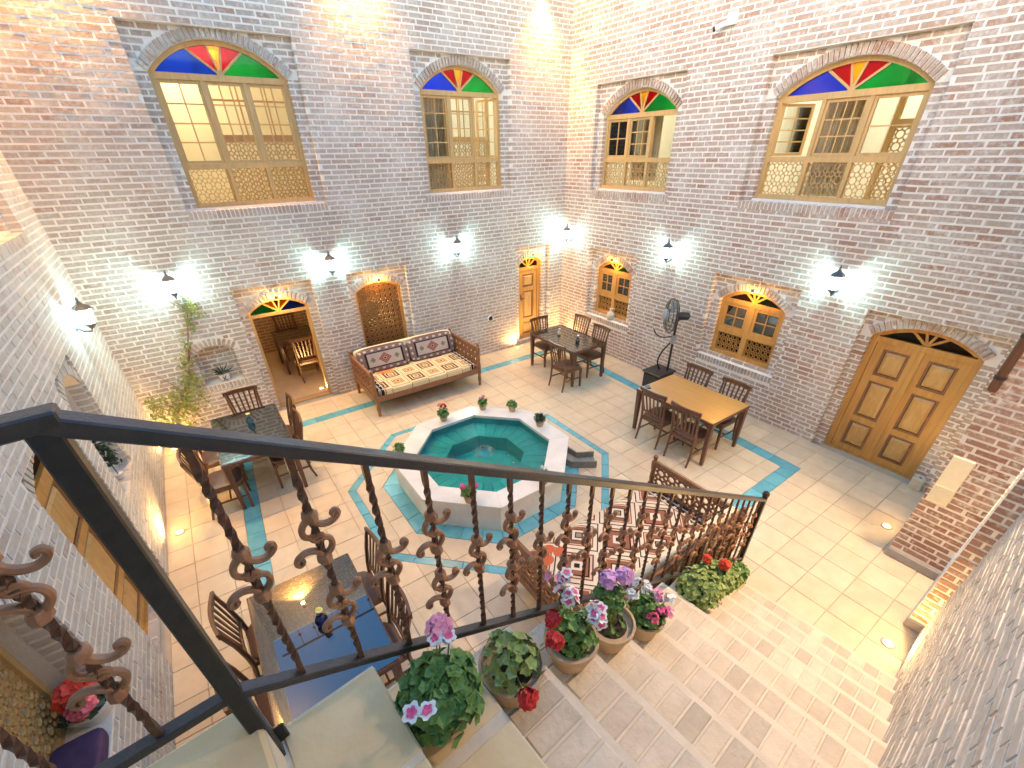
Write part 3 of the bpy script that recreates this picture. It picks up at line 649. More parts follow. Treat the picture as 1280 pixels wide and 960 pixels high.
# ------------------------------------------------------------------ floor
PC = (-4.68, -3.85)
STR = [(-.57, -.72), (-.93, -6.48), (-7.92, -6.6), (-7.58, -.75)]
fl = MB(); fl.box(-9.2, .3, -10.4, .35, -.12, -.012); floor = tag(fl.build('courtyard_floor', 'grout'), kind='structure')
def octd(x, y):   # distance measure of the octagon (apothem)
    x, y = abs(x-PC[0]), abs(y-PC[1]); return max(x, y, (x+y)*.70711)
CA = math.cos(PI/8)
def seg_in(p, q, r):  # stripe helper: signed distances
    d = np.array(q)-np.array(p); L = np.linalg.norm(d); d = d/L; v = np.array(r)-np.array(p); return v@d, d[0]*v[1]-d[1]*v[0], L
TP = .355; cand = []
def clipok(x, y):
    return True
from mathutils import geometry as _g
def polyclip(poly, nx, ny, c):    # keep nx*x+ny*y<=c
    out = []
    for i in range(len(poly)):
        p, q = poly[i], poly[(i+1) % len(poly)]; dp, dq = nx*p[0]+ny*p[1]-c, nx*q[0]+ny*q[1]-c
        if dp <= 0: out.append(p)
        if dp*dq < 0: t = dp/(dp-dq); out.append((p[0]+(q[0]-p[0])*t, p[1]+(q[1]-p[1])*t))
    return out
def area(P): return abs(sum(P[i-1][0]*P[i][1]-P[i][0]*P[i-1][1] for i in range(len(P))))/2
def split_conv(poly, planes):
    """pieces of poly outside a convex region given by planes nx x+ny y<=c"""
    out = []; rest = poly
    for nx, ny, c in planes:
        o = polyclip(rest, -nx, -ny, -c)
        if len(o) > 2 and area(o) > .0015: out.append(o)
        rest = polyclip(rest, nx, ny, c)
        if len(rest) < 3: return out, []
    return out, rest
def octplanes(r): return [(math.cos(PI/4*k), math.sin(PI/4*k), r*CA+math.cos(PI/4*k)*PC[0]+math.sin(PI/4*k)*PC[1]) for k in range(8)]
def quadplanes(off):
    out = []
    for i in range(4):
        p, q = STR[i], STR[(i+1) % 4]; dx, dy = q[0]-p[0], q[1]-p[1]; L = math.hypot(dx, dy); nx, ny = -dy/L, dx/L     # clockwise -> outward normal
        if nx*(PC[0]-p[0])+ny*(PC[1]-p[1]) > 0: nx, ny = -nx, -ny
        out.append((nx, ny, nx*p[0]+ny*p[1]+off))
    return out
pieces = []
x0 = -2.36-TP*19; y0 = -7.22-TP*7
for i in range(28):
    for j in range(30):
        x, y = x0+i*TP, y0+j*TP; g = .0026
        sq = [(x+g, y+g), (x+TP-g, y+g), (x+TP-g, y+TP-g), (x+g, y+TP-g)]
        for nx, ny, c in ((-1, 0, -LX), (0, 1, .0), (1, 0, .0)): sq = polyclip(sq, nx, ny, c)
        if len(sq) < 3: continue
        o, rest = split_conv(sq, quadplanes(.105))
        pieces += o
        if len(rest) < 3: continue
        # inside the border stripe
        o2, rest2 = split_conv(rest, quadplanes(-.105))   # o2 lies in the stripe band: dropped
        if len(rest2) < 3: continue
        o3, r3 = split_conv(rest2, octplanes(1.985)); pieces += o3
        if len(r3) < 3: continue
        o4, r4 = split_conv(r3, octplanes(1.865))
        if len(r4) < 3: continue
        o5, r5 = split_conv(r4, octplanes(1.50)); pieces += o5
def emit_tiles(parent, polys, m, name, limit=300, z0=-.03, z1=0.0):
    sc_ = []
    for i, P in enumerate(polys):
        c = np.mean(np.array(P), 0); x, y, d = project((c[0], c[1], 0)); vis = d > .2 and -30 < x < 1310 and -30 < y < 990
        sc_.append((area(P)/d**3 if vis else 0, i))
    top = set(i for s, i in sorted(sc_, reverse=True)[:limit] if s > 0); mass = MB(); full = {}
    for i, P in enumerate(polys):
        zt = z1+R.uniform(-.0012, .0012); c = np.mean(np.array(P), 0)
        if i in top:
            k = (len(P), round(area(P), 3)) if len(P) == 4 and abs(area(P)-(TP-.0052)**2) < 1e-4 else None
            if k and k in full: me = full[k]
            else:
                mb = MB(); mb.extr([(x-c[0], y-c[1]) for x, y in P], lambda a, b, z: (a, z, b), z0, 0); me = mb.mesh(name, m, bevel=.003 if area(P) > .01 else 0)
                if k: full[k] = me
            o = link(name, me, parent); o.location = (c[0], c[1], zt)
        else: mass.extr(P, lambda a, b, z: (a, z, b), z0, zt)
    if mass.f: tag(mass.build(name+'_mass', m, parent), kind='stuff')
emit_tiles(floor, pieces, 'tile_cream', 'floor_tile')
sp = []
for i in range(4):
    p, q = np.array(STR[i]), np.array(STR[(i+1) % 4]); pl = quadplanes(0); d = (q-p)/np.linalg.norm(q-p); nn = np.array((-d[1], d[0])); L = np.linalg.norm(q-p); n = int(L/.3)
    for k in range(n):
        a = p+d*(L*k/n+.002+(0 if k else .10)); b = p+d*(L*(k+1)/n-.002-(0 if k < n-1 else -.10)); sp.append([tuple(a-nn*.1), tuple(b-nn*.1), tuple(b+nn*.1), tuple(a+nn*.1)])
emit_tiles(floor, sp, 'tile_turq', 'stripe_tile')
def ov(r, k): t = PI/8+PI/4*k; return (PC[0]+r*math.cos(t), PC[1]+r*math.sin(t))
def octband(r0, r1, n, m, name, par, z1=0.0, z0=-.03, gap=.003):
    polys = []
    for k in range(8):
        a0, a1, b0, b1 = (np.array(v) for v in (ov(r0, k), ov(r0, k+1), ov(r1, k), ov(r1, k+1)))
        for i in range(n):
            s, e = i/n+gap, (i+1)/n-gap; polys.append([tuple(a0+(a1-a0)*s), tuple(b0+(b1-b0)*s), tuple(b0+(b1-b0)*e), tuple(a0+(a1-a0)*e)])
    emit_tiles(par, polys, m, name, z0=z0, z1=z1)
octband(1.87, 1.98, 5, 'tile_turq', 'octagon_tile', floor)

# ------------------------------------------------------------------ fountain pool
pool = thing('fountain_pool', 'octagonal white marble fountain pool with turquoise water and a small jet', 'fountain', (PC[0], PC[1], 0))
def pl(mb): mb.v = [(x-PC[0], y-PC[1], z) for x, y, z in mb.v]; return mb
RZ = .42
for k in range(8):
    m = MB(); q = .0012; a, b, c2, d2 = ov(1.30, k), ov(1.30, k+1), ov(.99, k+1), ov(.99, k); m.extr([a, b, c2, d2], lambda a, b, z: (a, z, b), RZ-.05, RZ); pl(m).build('rim_slab', 'marble', pool, bevel=.004)
    m = MB(); a, b, c2, d2 = ov(1.27, k), ov(1.27, k+1), ov(1.01, k+1), ov(1.01, k); m.extr([a, b, c2, d2], lambda a, b, z: (a, z, b), -.02, RZ-.051); pl(m).build('side_slab', 'marble', pool)
    m = MB(); a, b, c2, d2 = ov(1.008, k), ov(1.008, k+1), ov(.62, k+1), ov(.62, k)
    for i in range(4):
        L = lambda p, r, t: (p[0]+(r[0]-p[0])*t, p[1]+(r[1]-p[1])*t); mm = MB(); e = .006; s0, s1 = i/4+e, (i+1)/4-e
        mm.extr([L(a, b, s0), L(a, b, s1), L(d2, c2, s1), L(d2, c2, s0)], lambda a, b, z: (a, z, b), .021, .26); pl(mm).build('ledge_tile', 'tile_pool', pool)
m = MB(); m.extr([ov(1.009, k) for k in range(8)], lambda a, b, z: (a, z, b), -.011, .02); pl(m).build('basin', 'tile_pool', pool)
m = MB()
for k in range(8): m.extr([ov(1.012, k), ov(1.012, k+1), ov(1.009, k+1), ov(1.009, k)], lambda a, b, z: (a, z, b), .021, .40)
pl(m).build('basin_lining', 'tile_pool', pool)
m = MB()
for k in range(8): m.extr([ov(.625, k), ov(.625, k+1), ov(.60, k+1), ov(.60, k)], lambda a, b, z: (a, z, b), .021, .259)
pl(m).build('ledge_face', 'tile_pool', pool)
m = MB(); nr = 26; na = 48
vs = [(0, 0, .365)]
for i in range(1, nr+1):
    for k in range(na):
        th = 2*PI*k/na; r = i/nr; lim = 1.004*CA/math.cos(((th) % (PI/4))-PI/8) if False else 1.004*CA/math.cos((th+PI/8) % (PI/4)-PI/8)
        rr_ = r*lim; vs.append((rr_*math.cos(th), rr_*math.sin(th), .365+.006*math.sin(rr_*42)*math.exp(-rr_*2.2)+.002*math.sin(9*rr_*math.cos(th)+3)*math.sin(8*rr_*math.sin(th))))
fs = [(0, 1+k, 1+(k+1) % na) for k in range(na)]+[(1+(i-1)*na+k, 1+i*na+k, 1+i*na+(k+1) % na, 1+(i-1)*na+(k+1) % na) for i in range(1, nr) for k in range(na)]
m.add(vs, fs); m.build('water', 'water', pool, smooth=True)
m = MB(); rj = random.Random(5); n1, n2 = 9, 22; vs = []
for i in range(n1):
    t = i/(n1-1)
    for k in range(n2):
        th = 2*PI*k/n2; r = (.02+.15*t)*(1+.10*math.sin(5*th+t*3)+rj.uniform(-.06, .06)); vs.append((r*math.cos(th), r*math.sin(th), .362+.075*(1-t**2.2)+rj.uniform(-.008, .008)*(1-t)))
m.add(vs, [(i*n2+k, i*n2+(k+1) % n2, (i+1)*n2+(k+1) % n2, (i+1)*n2+k) for i in range(n1-1) for k in range(n2)])
m.lathe([(.03, .40), (.026, .45), (.012, .475), (.004, .48)], 8)
for q in range(70):
    th = rj.uniform(0, 2*PI); r = rj.uniform(.03, .24); m.lathe([(.001, -.005), (.005, 0), (.001, .005)], 5, (r*math.cos(th), r*math.sin(th), rj.uniform(.37, .45)))
m.build('water_jet', 'spray', pool, smooth=True)
octband(1.27, 1.49, 4, 'tile_turq', 'base_tile', floor)
# spill channel on the floor
ch = thing('spill_channel', 'short dark stone water channel leaving the marble pool', 'channel', (-3.4, -4.5, 0))
cp = [(-3.46, -4.18), (-3.42, -4.50), (-3.18, -4.66)]
def chan(off): return [(x-3.4*-1+0, y+4.5) for x, y in []]
m = MB()
cl = [Vector((x+3.4, y+4.5, 0)) for x, y in ((-3.50, -4.12), (-3.47, -4.48), (-3.20, -4.66))]
def side(pts, d):
    o = []
    for i, p in enumerate(pts):
        t = (pts[min(i+1, len(pts)-1)]-pts[max(i-1, 0)]).normalized(); o.append(p+Vector((-t.y, t.x, 0))*d)
    return o
for d0, d1, z in ((.115, .138, .12), (-.138, -.115, .12)):
    A_, B_ = side(cl, d0), side(cl, d1)
    for i in range(2): m.extr([(A_[i].x, A_[i].y), (A_[i+1].x, A_[i+1].y), (B_[i+1].x, B_[i+1].y), (B_[i].x, B_[i].y)], lambda a, b, z: (a, z, b), 0.0, z)
m.build('curb', 'stone_dark', ch)
m = MB(); A_, B_ = side(cl, -.11), side(cl, .11)
for i in range(2): m.extr([(A_[i].x, A_[i].y), (A_[i+1].x, A_[i+1].y), (B_[i+1].x, B_[i+1].y), (B_[i].x, B_[i].y)], lambda a, b, z: (a, z, b), .0, .03)
m.build('bed', 'stone_wet', ch)

# ------------------------------------------------------------------ stairs and stair railing
RISE, RUN, NS = 2.42/12, .325, 12
S0 = -4.036
def tread(k): return 2.42-RISE*k, S0+RUN*(k-1), S0+RUN*k
st = MB()
for k in range(NS):
    z, b, f = tread(k); st.box(b if k else b-.02, f+.016, TD-.14, .07, -.005, z-.003, S)
st.box(-6.6, S0-RUN+.001, TD-.14, .06, 2.30, 2.60, S); stairs = tag(st.build('staircase', 'mortar_tread'), 'brick paved staircase climbing along the plain grey wall', 'stairs')
rs = random.Random(3)
for k in range(NS):
    z, b, f = tread(k)
    if k < 2:
        for i in range(4):
            t0 = .075-i*.375-rs.uniform(0, .03); t1 = t0-.36; m = MB(); m.box(b+.012, f+.018, t1, t0, -.035, rs.uniform(-.002, .004), lambda a, bb, zz: S(a, bb, z+zz)); m.build('tread_slab', 'stone_slab', stairs, bevel=.008)
    else:
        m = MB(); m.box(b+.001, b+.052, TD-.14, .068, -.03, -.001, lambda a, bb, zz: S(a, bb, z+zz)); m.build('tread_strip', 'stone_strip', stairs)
        n = 16; w = .107
        for i in range(n):
            t0 = .07-i*w; j = rs.uniform(-.004, .004); m = MB(); L = rs.uniform(.235, .255)
            if rs.random() < .08: L = .2
            ja = rs.uniform(-.02, .02); m.box(f-.018-L+j, f-.018+j*.5, t0-w+.010, t0-.001, -.05, rs.uniform(.001, .007), lambda a, bb, zz: S(a, bb+ja*(a-f), z+zz)); m.build('tread_brick', 'stone_tread', stairs, bevel=.005)
for i in range(5):
    s1 = S0-RUN-.002-i*.46; m = MB(); m.box(s1-.45, s1, -.36, .085, 2.575, 2.62, S); m.build('landing_slab', 'stone_slab', stairs, bevel=.012)
    m = MB(); m.box(s1-.45, s1, TD-.13, -.366, 2.575, 2.618, S); m.build('landing_slab', 'stone_slab', stairs, bevel=.01)
rail = thing('stair_railing', 'dark iron stair railing with bronze scroll balusters', 'railing', S(0, 0, 0))
def rl(mb): mb.v = [(x-SO[0], y-SO[1], z) for x, y, z in mb.v]; return mb
ZT = lambda s: .925-.623*s; ZB = lambda s: .07-.623*s
SPOST = -4.375
m = MB(); m.bar(S(0.02, 0, ZT(0)), S(SPOST, 0, ZT(SPOST)), .047, .034); m.bar(S(SPOST+.03, 0, ZT(SPOST)), S(-5.6, 0, ZT(SPOST)), .047, .034); rl(m).build('top_rail', 'iron_rail', rail, bevel=.004)
m = MB(); m.bar(S(-.02, 0, ZB(0)), S(SPOST, 0, ZB(SPOST)), .038, .028); m.bar(S(SPOST, 0, ZB(SPOST)), S(-5.6, 0, ZB(SPOST)), .038, .028); rl(m).build('bottom_rail', 'iron_rail', rail, bevel=.003)
m = MB(); m.box(SPOST-.022, SPOST+.022, -.022, .022, 2.36, ZT(SPOST)-.01, S); m.box(SPOST-.03, SPOST+.05, .027, .036, 2.24, 2.5, S); rl(m).build('post', 'iron_black', rail, bevel=.004)
m = MB(); m.box(-.024, .024, -.024, .024, 0, .97, S); c = S(0, 0, 0); m.lathe([(.012, .97), (.03, .985), (.036, 1.01), (.03, 1.035), (.006, 1.055)], 12, c); rl(m).build('newel_post', 'iron_black', rail)
def twist_bar(h):
    mb = MB(); n = max(10, int(h/.022)); o = 0
    for i in range(n+1):
        z = h*i/n; th = z*38 if .06 < z < h-.06 else (0.06*38 if z <= .06 else (h-.06)*38)
        for k in range(4): a = th+PI/2*k; mb.v.append((.0115*math.cos(a), .0115*math.sin(a), z))
    for i in range(n):
        for k in range(4): l = (k+1) % 4; mb.f.append((i*4+k, i*4+l, i*4+4+l, i*4+4+k))
    return mb
bar_me = twist_bar(ZT(0)-ZB(0)-.03).mesh('baluster', 'iron_bar')
sm = MB()
def c3(pts, n=5):
    out = []; P = [pts[0]]+pts+[pts[-1]]
    for i in range(1, len(P)-2):
        for j in range(n):
            t = j/n; p0, p1, p2, p3 = (np.array(P[i+q-1]) for q in range(4)); out.append(.5*(2*p1+(p2-p0)*t+(2*p0-5*p1+4*p2-p3)*t*t+(3*p1-p0-3*p2+p3)*t**3))
    out.append(np.array(pts[-1])); return out
curl = [(.0, .072), (.004, .05), (.018, .034), (.036, .028), (.052, .034), (.060, .046), (.056, .056), (.047, .053), (.046, .045)]
loop = [(.0, .066), (-.018, .054), (-.027, .036), (-.024, .017), (-.010, .006), (.006, .006), (.014, -.004), (.008, -.013), (-.004, -.011)]
for sg in (1, -1):
    for cv, r in ((curl, .0088), (loop, .0082)):
        pts = [(sg*p[0], 0, sg*p[1]) for p in c3(cv)]; sm.tube(pts, [r*(1-.35*i/len(pts)) for i in range(len(pts))], 7)
    sm.lathe([(.012, sg*.070-.012), (.018, sg*.070-.006), (.018, sg*.070+.006), (.012, sg*.070+.016)], 8)
sm.tube([(.011*math.cos(a_), 0, .011*math.sin(a_)) for a_ in [2*PI*q/10 for q in range(10)]], .0055, 6, closed=True)
sm.v = [(x*1.12, y*1.5, z*1.08) for x, y, z in sm.v]
scroll_me = sm.mesh('scroll', 'iron_bronze', smooth=True)
k = 0; ss = -4.215
bal = [(-4.215+.1635*i, i) for i in range(26)]+[(-4.535, 1), (-4.70, 0), (-4.86, 1), (-5.03, 0)]
for s, i in bal:
    zb = ZB(max(s, SPOST)) if s > SPOST else ZB(SPOST)
    b = link('baluster', bar_me, rail); b.location = (SE*s+np.array((0, 0, zb+.012))); b.rotation_euler.z = TH
    for h in ((.45,) if i % 2 == 0 else (.57, .29)):
        q = link('scroll', scroll_me, b); q.location = (0, 0, h-.012); q.rotation_euler.z = R.uniform(-.12, .12)

# ------------------------------------------------------------------ furniture
def make_chair():
    t = thing('chair', '', 'chair')
    m = MB(); pr = []
    for z, w, d in ((.415, .205, .20), (.425, .225, .215), (.455, .222, .212), (.468, .19, .18)): pr.append((z, w, d))
    for z, w, d in pr:
        for i in range(20): a = 2*PI*i/20; e = .5; m.v.append((d*math.copysign(abs(math.cos(a))**e, math.cos(a))+.01, w*math.copysign(abs(math.sin(a))**e, math.sin(a)), z))
    for i in range(3):
        for k in range(20): l = (k+1) % 20; m.f.append((i*20+k, i*20+l, i*20+20+l, i*20+20+k))
    m.f += [tuple(range(20))[::-1], tuple(range(60, 80))]; m.build('seat', 'leather', t, smooth=True)
    m = MB()
    for y in (-.19, .19): m.bar((-.20, y, .395), (.19, y, .395), .022, .05)
    m.bar((.20, -.19, .395), (.20, .19, .395), .022, .05); m.bar((-.20, -.19, .395), (-.20, .19, .395), .022, .05); m.build('apron', 'wood_dark', t)
    for y in (-.2, .2):
        m = MB(); m.add([(x, y+dy, z) for z, x0, w in ((0, .205, .014), (.40, .20, .021)) for x in (x0-w, x0+w) for dy in (-w, w)], [(0, 1, 3, 2), (4, 6, 7, 5), (0, 4, 5, 1), (2, 3, 7, 6), (0, 2, 6, 4), (1, 5, 7, 3)]); m.build('leg', 'wood_dark', t)
        m = MB(); pts = [(-.275, 0), (-.235, .15), (-.205, .40), (-.215, .55), (-.245, .75), (-.285, .93)]
        m.tube([(x, y*(1.0 if z < .5 else 1.0+.16*(z-.5)), z) for x, z in pts], [.016, .019, .022, .021, .019, .016], 6); m.build('leg', 'wood_dark', t, smooth=True)
    m = MB(); n = 10; A_ = [(-.288-.035*math.cos(PI*(i/n-.5)*1.0)+.0, -.245+.49*i/n) for i in range(n+1)]
    for i in range(n):
        (xa, ya), (xb, yb) = A_[i], A_[i+1]; m.hexa([(x+dx, y, z+(.0)) for x, y in ((xa, ya), (xb, yb)) for dx in (-.012, .012) for z in (.905, .965)])
    m.build('top_rail', 'wood_dark', t)
    m = MB(); m.tube([(-.215-.015*math.cos(PI*(i/8-.5)), -.205+.41*i/8, .545) for i in range(9)], .015, 6); m.build('lower_rail', 'wood_dark', t)
    for i in range(6):
        y = -.155+.062*i; m = MB(); k = 1+.22; m.hexa([(x+dx, y*s+dy, z) for x, s, z in ((-.225-.008*math.cos(y*6), 1, .545), (-.295-.025*math.cos(y*6), k, .91)) for dx in (-.006, .006) for dy in (-.013, .013)])
        m.v = [m.v[j] for j in range(8)]; m.f = [(0, 1, 3, 2), (4, 6, 7, 5), (0, 4, 5, 1), (2, 3, 7, 6), (0, 2, 6, 4), (1, 5, 7, 3)]; m.build('slat', 'wood_dark', t)
    for y in (-.19, .19): m = MB(); m.bar((-.235, y, .2), (.2, y, .2), .016, .024); m.build('stretcher', 'wood_dark', t)
    m = MB(); m.bar((.0, -.19, .2), (.0, .19, .2), .016, .022); m.build('stretcher', 'wood_dark', t)
    return t
chair0 = make_chair(); _first = [True]
CG = 'slatted dark wooden dining chairs'
def chair(x, y, deg, label):
    if _first[0]:
        _first[0] = False; chair0.location = (x, y, 0); chair0.rotation_euler.z = math.radians(deg); tag(chair0, label, 'chair', CG)
    else: dup(chair0, (x, y, 0), math.radians(deg), label, CG)
chair(-1.40, -1.22, -91, 'dark slatted chair at the head of the corner table near the single door')
chair(-1.82, -2.38, 1, 'dark slatted chair on the pool side of the corner table')
chair(-.87, -1.47, 182, 'dark slatted chair in front of the jug window')
chair(-1.02, -2.19, 178, 'dark slatted chair between the corner table and fan, beside the red wall')
chair(-1.91, -4.77, 0, 'dark slatted chair on the pool side of the orange table, closer to the fan')
chair(-1.93, -5.36, 1, 'dark slatted chair on the pool side of the orange table, closer to the double door')
chair(-1.19, -4.66, 180, 'dark slatted chair on the wall side of the orange table, closer to the fan')
chair(-1.21, -5.34, 180, 'dark slatted chair on the wall side of the orange table, closer to the double door')
chair(-7.30, -1.16, -89, 'dark slatted chair under the small niche, at the head of the table by the vine')
chair(-7.02, -1.68, 181, 'dark slatted chair beside the open doorway, at the table by the vine')
chair(-7.05, -2.25, 180, 'dark slatted chair on the pool side of the vine table, farther from the doorway')
chair(-7.85, -1.73, 0, 'dark slatted chair under the vine, between table and grey wall')
chair(-7.86, -2.42, -2, 'dark slatted chair facing the vine table, standing by the floor lamp')
chair(-7.01, -5.24, 180, 'dark slatted chair at the blue reflecting table, pool side, farther from the stairs')
chair(-7.05, -5.92, 181, 'dark slatted chair at the blue reflecting table, pool side, next to the stairs')
chair(-7.74, -5.22, 0, 'dark slatted chair at the blue reflecting table, grey wall side, farther from the stairs')
chair(-7.76, -5.86, 2, 'dark slatted chair at the blue reflecting table, grey wall side, next to the stairs')
chair(-5.95, 1.25, 90, 'dark slatted chair inside the dining room, with its back to the doorway')
chair(-5.95, 2.62, -90, 'dark slatted chair inside the dining room, behind the table')
def table(x0, x1, y0, y1, top, label, wood='wood_dark', inlay=True):
    cx, cy = (x0+x1)/2, (y0+y1)/2; w, d = (x1-x0)/2, (y1-y0)/2; t = thing('dining_table', label, 'table', (cx, cy, 0), 0, 'dining tables')
    m = MB(); m.box(-w, w, -d, d, .715, .748); m.build('frame', wood, t, bevel=.004)
    m = MB(); m.box(-w+.012, w-.012, -d+.012, d-.012, .7485, .757); m.build('table_top', top, t, bevel=.002)
    for sx in (-1, 1):
        for sy in (-1, 1):
            m = MB(); a, b = (w-.045)*sx, (d-.045)*sy; m.hexa([(a+i*r-sx*0, b+j*r, z) for i in (-1, 1) for j in (-1, 1) for z, r in ((0, .022), (.714, .036))]); m.build('leg', wood, t)
    for (p, q) in (((-w+.06, -d+.04), (w-.06, -d+.04)), ((-w+.06, d-.04), (w-.06, d-.04)), ((-w+.04, -d+.06), (-w+.04, d-.06)), ((w-.04, -d+.06), (w-.04, d-.06))):
        m = MB(); P, Q = Vector((*p, 0)), Vector((*q, 0)); n = 12; dd = (Q-P); L = dd.length; dd.normalize(); nn = Vector((-dd.y, dd.x, 0))*.011
        for i in range(n):
            s0, s1 = L*i/n, L*(i+1)/n; h = lambda s: .62+.07*min(1, min(s, L-s)/.12)**.6
            A_, B_ = P+dd*s0, P+dd*s1; m.hexa([v for e, s in ((A_, s0), (B_, s1)) for k in (-1, 1) for v in ((e+nn*k+Vector((0, 0, h(s)))), (e+nn*k+Vector((0, 0, .714))))])
        m.build('apron', wood, t)
    return t
table(-1.80, -.90, -2.55, -1.12, 'glass_black', 'black glass topped table in the corner by the single door')
table(-2.00, -1.06, -5.70, -4.29, 'wood_orange', 'orange wooden topped table in front of the pedestal fan')
table(-7.81, -6.92, -2.66, -1.23, 'glass_black', 'black glass topped table beside the climbing vine and the open doorway')
table(-7.84, -6.94, -6.32, -5.0, 'glass_black', 'black glass topped table reflecting the blue sky beside the stairs')
table(-6.35, -5.55, 1.6, 2.45, 'glass_black', 'dark table inside the lit dining room')
# vases and small things on the tables
def vase(x, y, m, label, s=1.0, fl='petal_white'):
    t = thing('bud_vase', label, 'vase', (x, y, .757), 0, 'small flower vases on tables')
    b = MB(); b.lathe([(.028*s, 0), (.045*s, .02*s), (.05*s, .05*s), (.038*s, .085*s), (.016*s, .105*s), (.02*s, .125*s)], 14); b.build('body', m, t, smooth=True)
    f = MB(); f.tube([(0, 0, .08*s), (.01, 0, .16*s)], .003, 5); f.build('stem', 'leaf_light', t)
    f = MB(); rj = random.Random(int(x*100))
    for i in range(9): a = 2*PI*i/9; f.lathe([(.001, -.008), (.014*s, 0), (.001, .008)], 6, (.01+.016*s*math.cos(a), .016*s*math.sin(a), .165*s+rj.uniform(-.006, .006)))
    f.build('blossom', fl, t, smooth=True)
mat('petal_lemon', (.75, .72, .15), (.82, .78, .3), 50, .6)
vase(-1.40, -1.62, 'ceramic_jug', 'pale bud vase on the corner table, nearer the single door', .8); vase(-1.38, -2.18, 'glass_smoke', 'dark glass bud vase on the corner table, nearer the fan', .9, 'petal_white')
vase(-7.33, -1.72, 'glass_cyan', 'light blue bud vase on the table by the vine', 1.0, 'petal_lemon'); vase(-7.35, -5.66, 'glass_bluevase', 'deep blue round vase on the sky reflecting table', 1.05, 'petal_lemon')
t = thing('menu_stand', 'small black menu stand on the orange table', 'menu stand', (-1.86, -4.40, .757), math.radians(-14))
m = MB(); m.box(-.055, .055, -.03, .03, 0, .014); m.build('base', 'plastic_black', t, bevel=.003); m = MB(); m.hexa([(x, y+dy, z) for x in (-.05, .05) for y, z in ((0, .012), (.02, .05)) for dy in (0, .008)]); m.build('card', 'plastic_grey', t)

def make_sofa():
    t = thing('daybed', '', 'sofa'); hx, hy = 1.07, .575; W = 'wood_carved'
    for sx in (-1, 1):
        for sy in (-1, 1):
            m = MB(); h = .90; m.lathe([(.022, 0), (.030, .03), (.024, .06), (.036, .14), (.026, .24), (.040, .28), (.040, .47), (.026, .50), (.034, .56), (.028, .66), (.038, .74), (.038, .80), (.02, .82), (.03, .85), (.026, .885), (.006, h)], 12, (sx*hx, sy*hy, 0)); m.build('post', W, t, smooth=True)
    m = MB()
    for sy in (-1, 1): m.box(-hx+.03, hx-.03, sy*hy-.022, sy*hy+.022, .28, .38)
    for sx in (-1, 1): m.box(sx*hx-.022, sx*hx+.022, -hy+.03, hy-.03, .28, .379)
    m.box(-hx, hx, -hy, hy, .34, .365); m.build('seat_frame', W, t)
    for sx in (-1, 1):
        f = lambda a, b, z, sx=sx: (sx*hx+b, a, z)
        m = MB(); m.box(-hy+.03, hy-.03, -.02, .02, .76, .82, f); m.box(-hy+.03, hy-.03, -.018, .018, .42, .47, f); m.build('arm_rail', W, t, bevel=.006)
        m = MB(); lattice(m, f, -hy+.04, hy-.04, .47, .76, -.010, .010, .15, .022); m.build('arm_panel', W, t)
    m = MB(); m.box(-hx+.03, hx-.03, hy-.02, hy+.02, .80, .86); m.box(-hx+.03, hx-.03, hy-.018, hy+.018, .42, .47); m.build('back_rail', W, t, bevel=.006)
    for i in range(11): m = MB(); x = -hx+.1+i*(2*hx-.2)/10; m.box(x-.02, x+.02, hy-.012, hy+.012, .47, .80); m.build('back_slat', W, t)
    return t
def soft_box(mb, hx, hy, hz, n=14, pw=6.0, sag=0.0, seed=0):
    rj = random.Random(seed); bm = bmesh.new(); bmesh.ops.create_cube(bm, size=2); bmesh.ops.subdivide_edges(bm, edges=bm.edges, cuts=n, use_grid_fill=True)
    for v in bm.verts:
        c = v.co; L = (abs(c.x)**pw+abs(c.y)**pw+abs(c.z)**pw)**(1/pw); c /= L; k = 1
        c.x *= hx; c.y *= hy; c.z *= hz
    bm.verts.index_update(); mb.add([tuple(v.co) for v in bm.verts], [tuple(v.index for v in f.verts) for f in bm.faces]); bm.free()
sofa0 = make_sofa(); SG = 'carved wooden daybeds'
def dress(cx, cy, rz, mname, lab, back_lab, cush):
    def P(x, y, z): c, s = math.cos(rz), math.sin(rz); return (cx+x*c-y*s, cy+x*s+y*c, z)
    m = MB(); soft_box(m, 1.02, .56, .062, 24, 12); o = m.build('mattress', mname, None, smooth=True); o.location = P(0, -.02, .428); o.rotation_euler.z = rz; tag(o, lab, 'mattress', 'kilim covered daybed mattresses')
    for v in o.data.vertices:
        if abs(v.co.y) > .5: v.co.z -= .02*(abs(v.co.y)-.5)/.06
    m = MB(); soft_box(m, 1.03, .045, .21, 16, 10); o = m.build('backrest_cover', 'cloth_cream', None, smooth=True); o.location = P(0, .51, .70); o.rotation_euler.z = rz; tag(o, back_lab, 'cover', 'cream backrest covers')
    for x, l in cush:
        m = MB(); soft_box(m, .50, .085, .24, 12, 5); o = m.build('back_cushion', 'kilim_cushion', None, smooth=True); o.location = P(x, .36, .70); o.rotation_euler = (math.radians(-16), 0, rz); tag(o, l, 'cushion', 'kilim back cushions')
sofa0.location = (-4.29, -.74, 0); tag(sofa0, 'carved daybed against the wall under the lattice window', 'sofa', SG)
dup(sofa0, (-4.47, -6.40, 0), PI, 'carved daybed beside the stair railing', SG)
dress(-4.29, -.74, 0, 'kilim_squares', 'cream kilim mattress with squares and a red rooster motif under the lattice window', 'cream cloth over the back of the wall daybed', [(-.51, 'dark medallion cushion on the wall daybed, nearer the open doorway'), (.50, 'dark medallion cushion on the wall daybed, nearer the vent pipe')])
dress(-4.47, -6.40, PI, 'kilim_diamonds', 'peach kilim mattress with bold brown diamonds beside the stair railing', 'cream cloth over the back of the stair daybed', [])

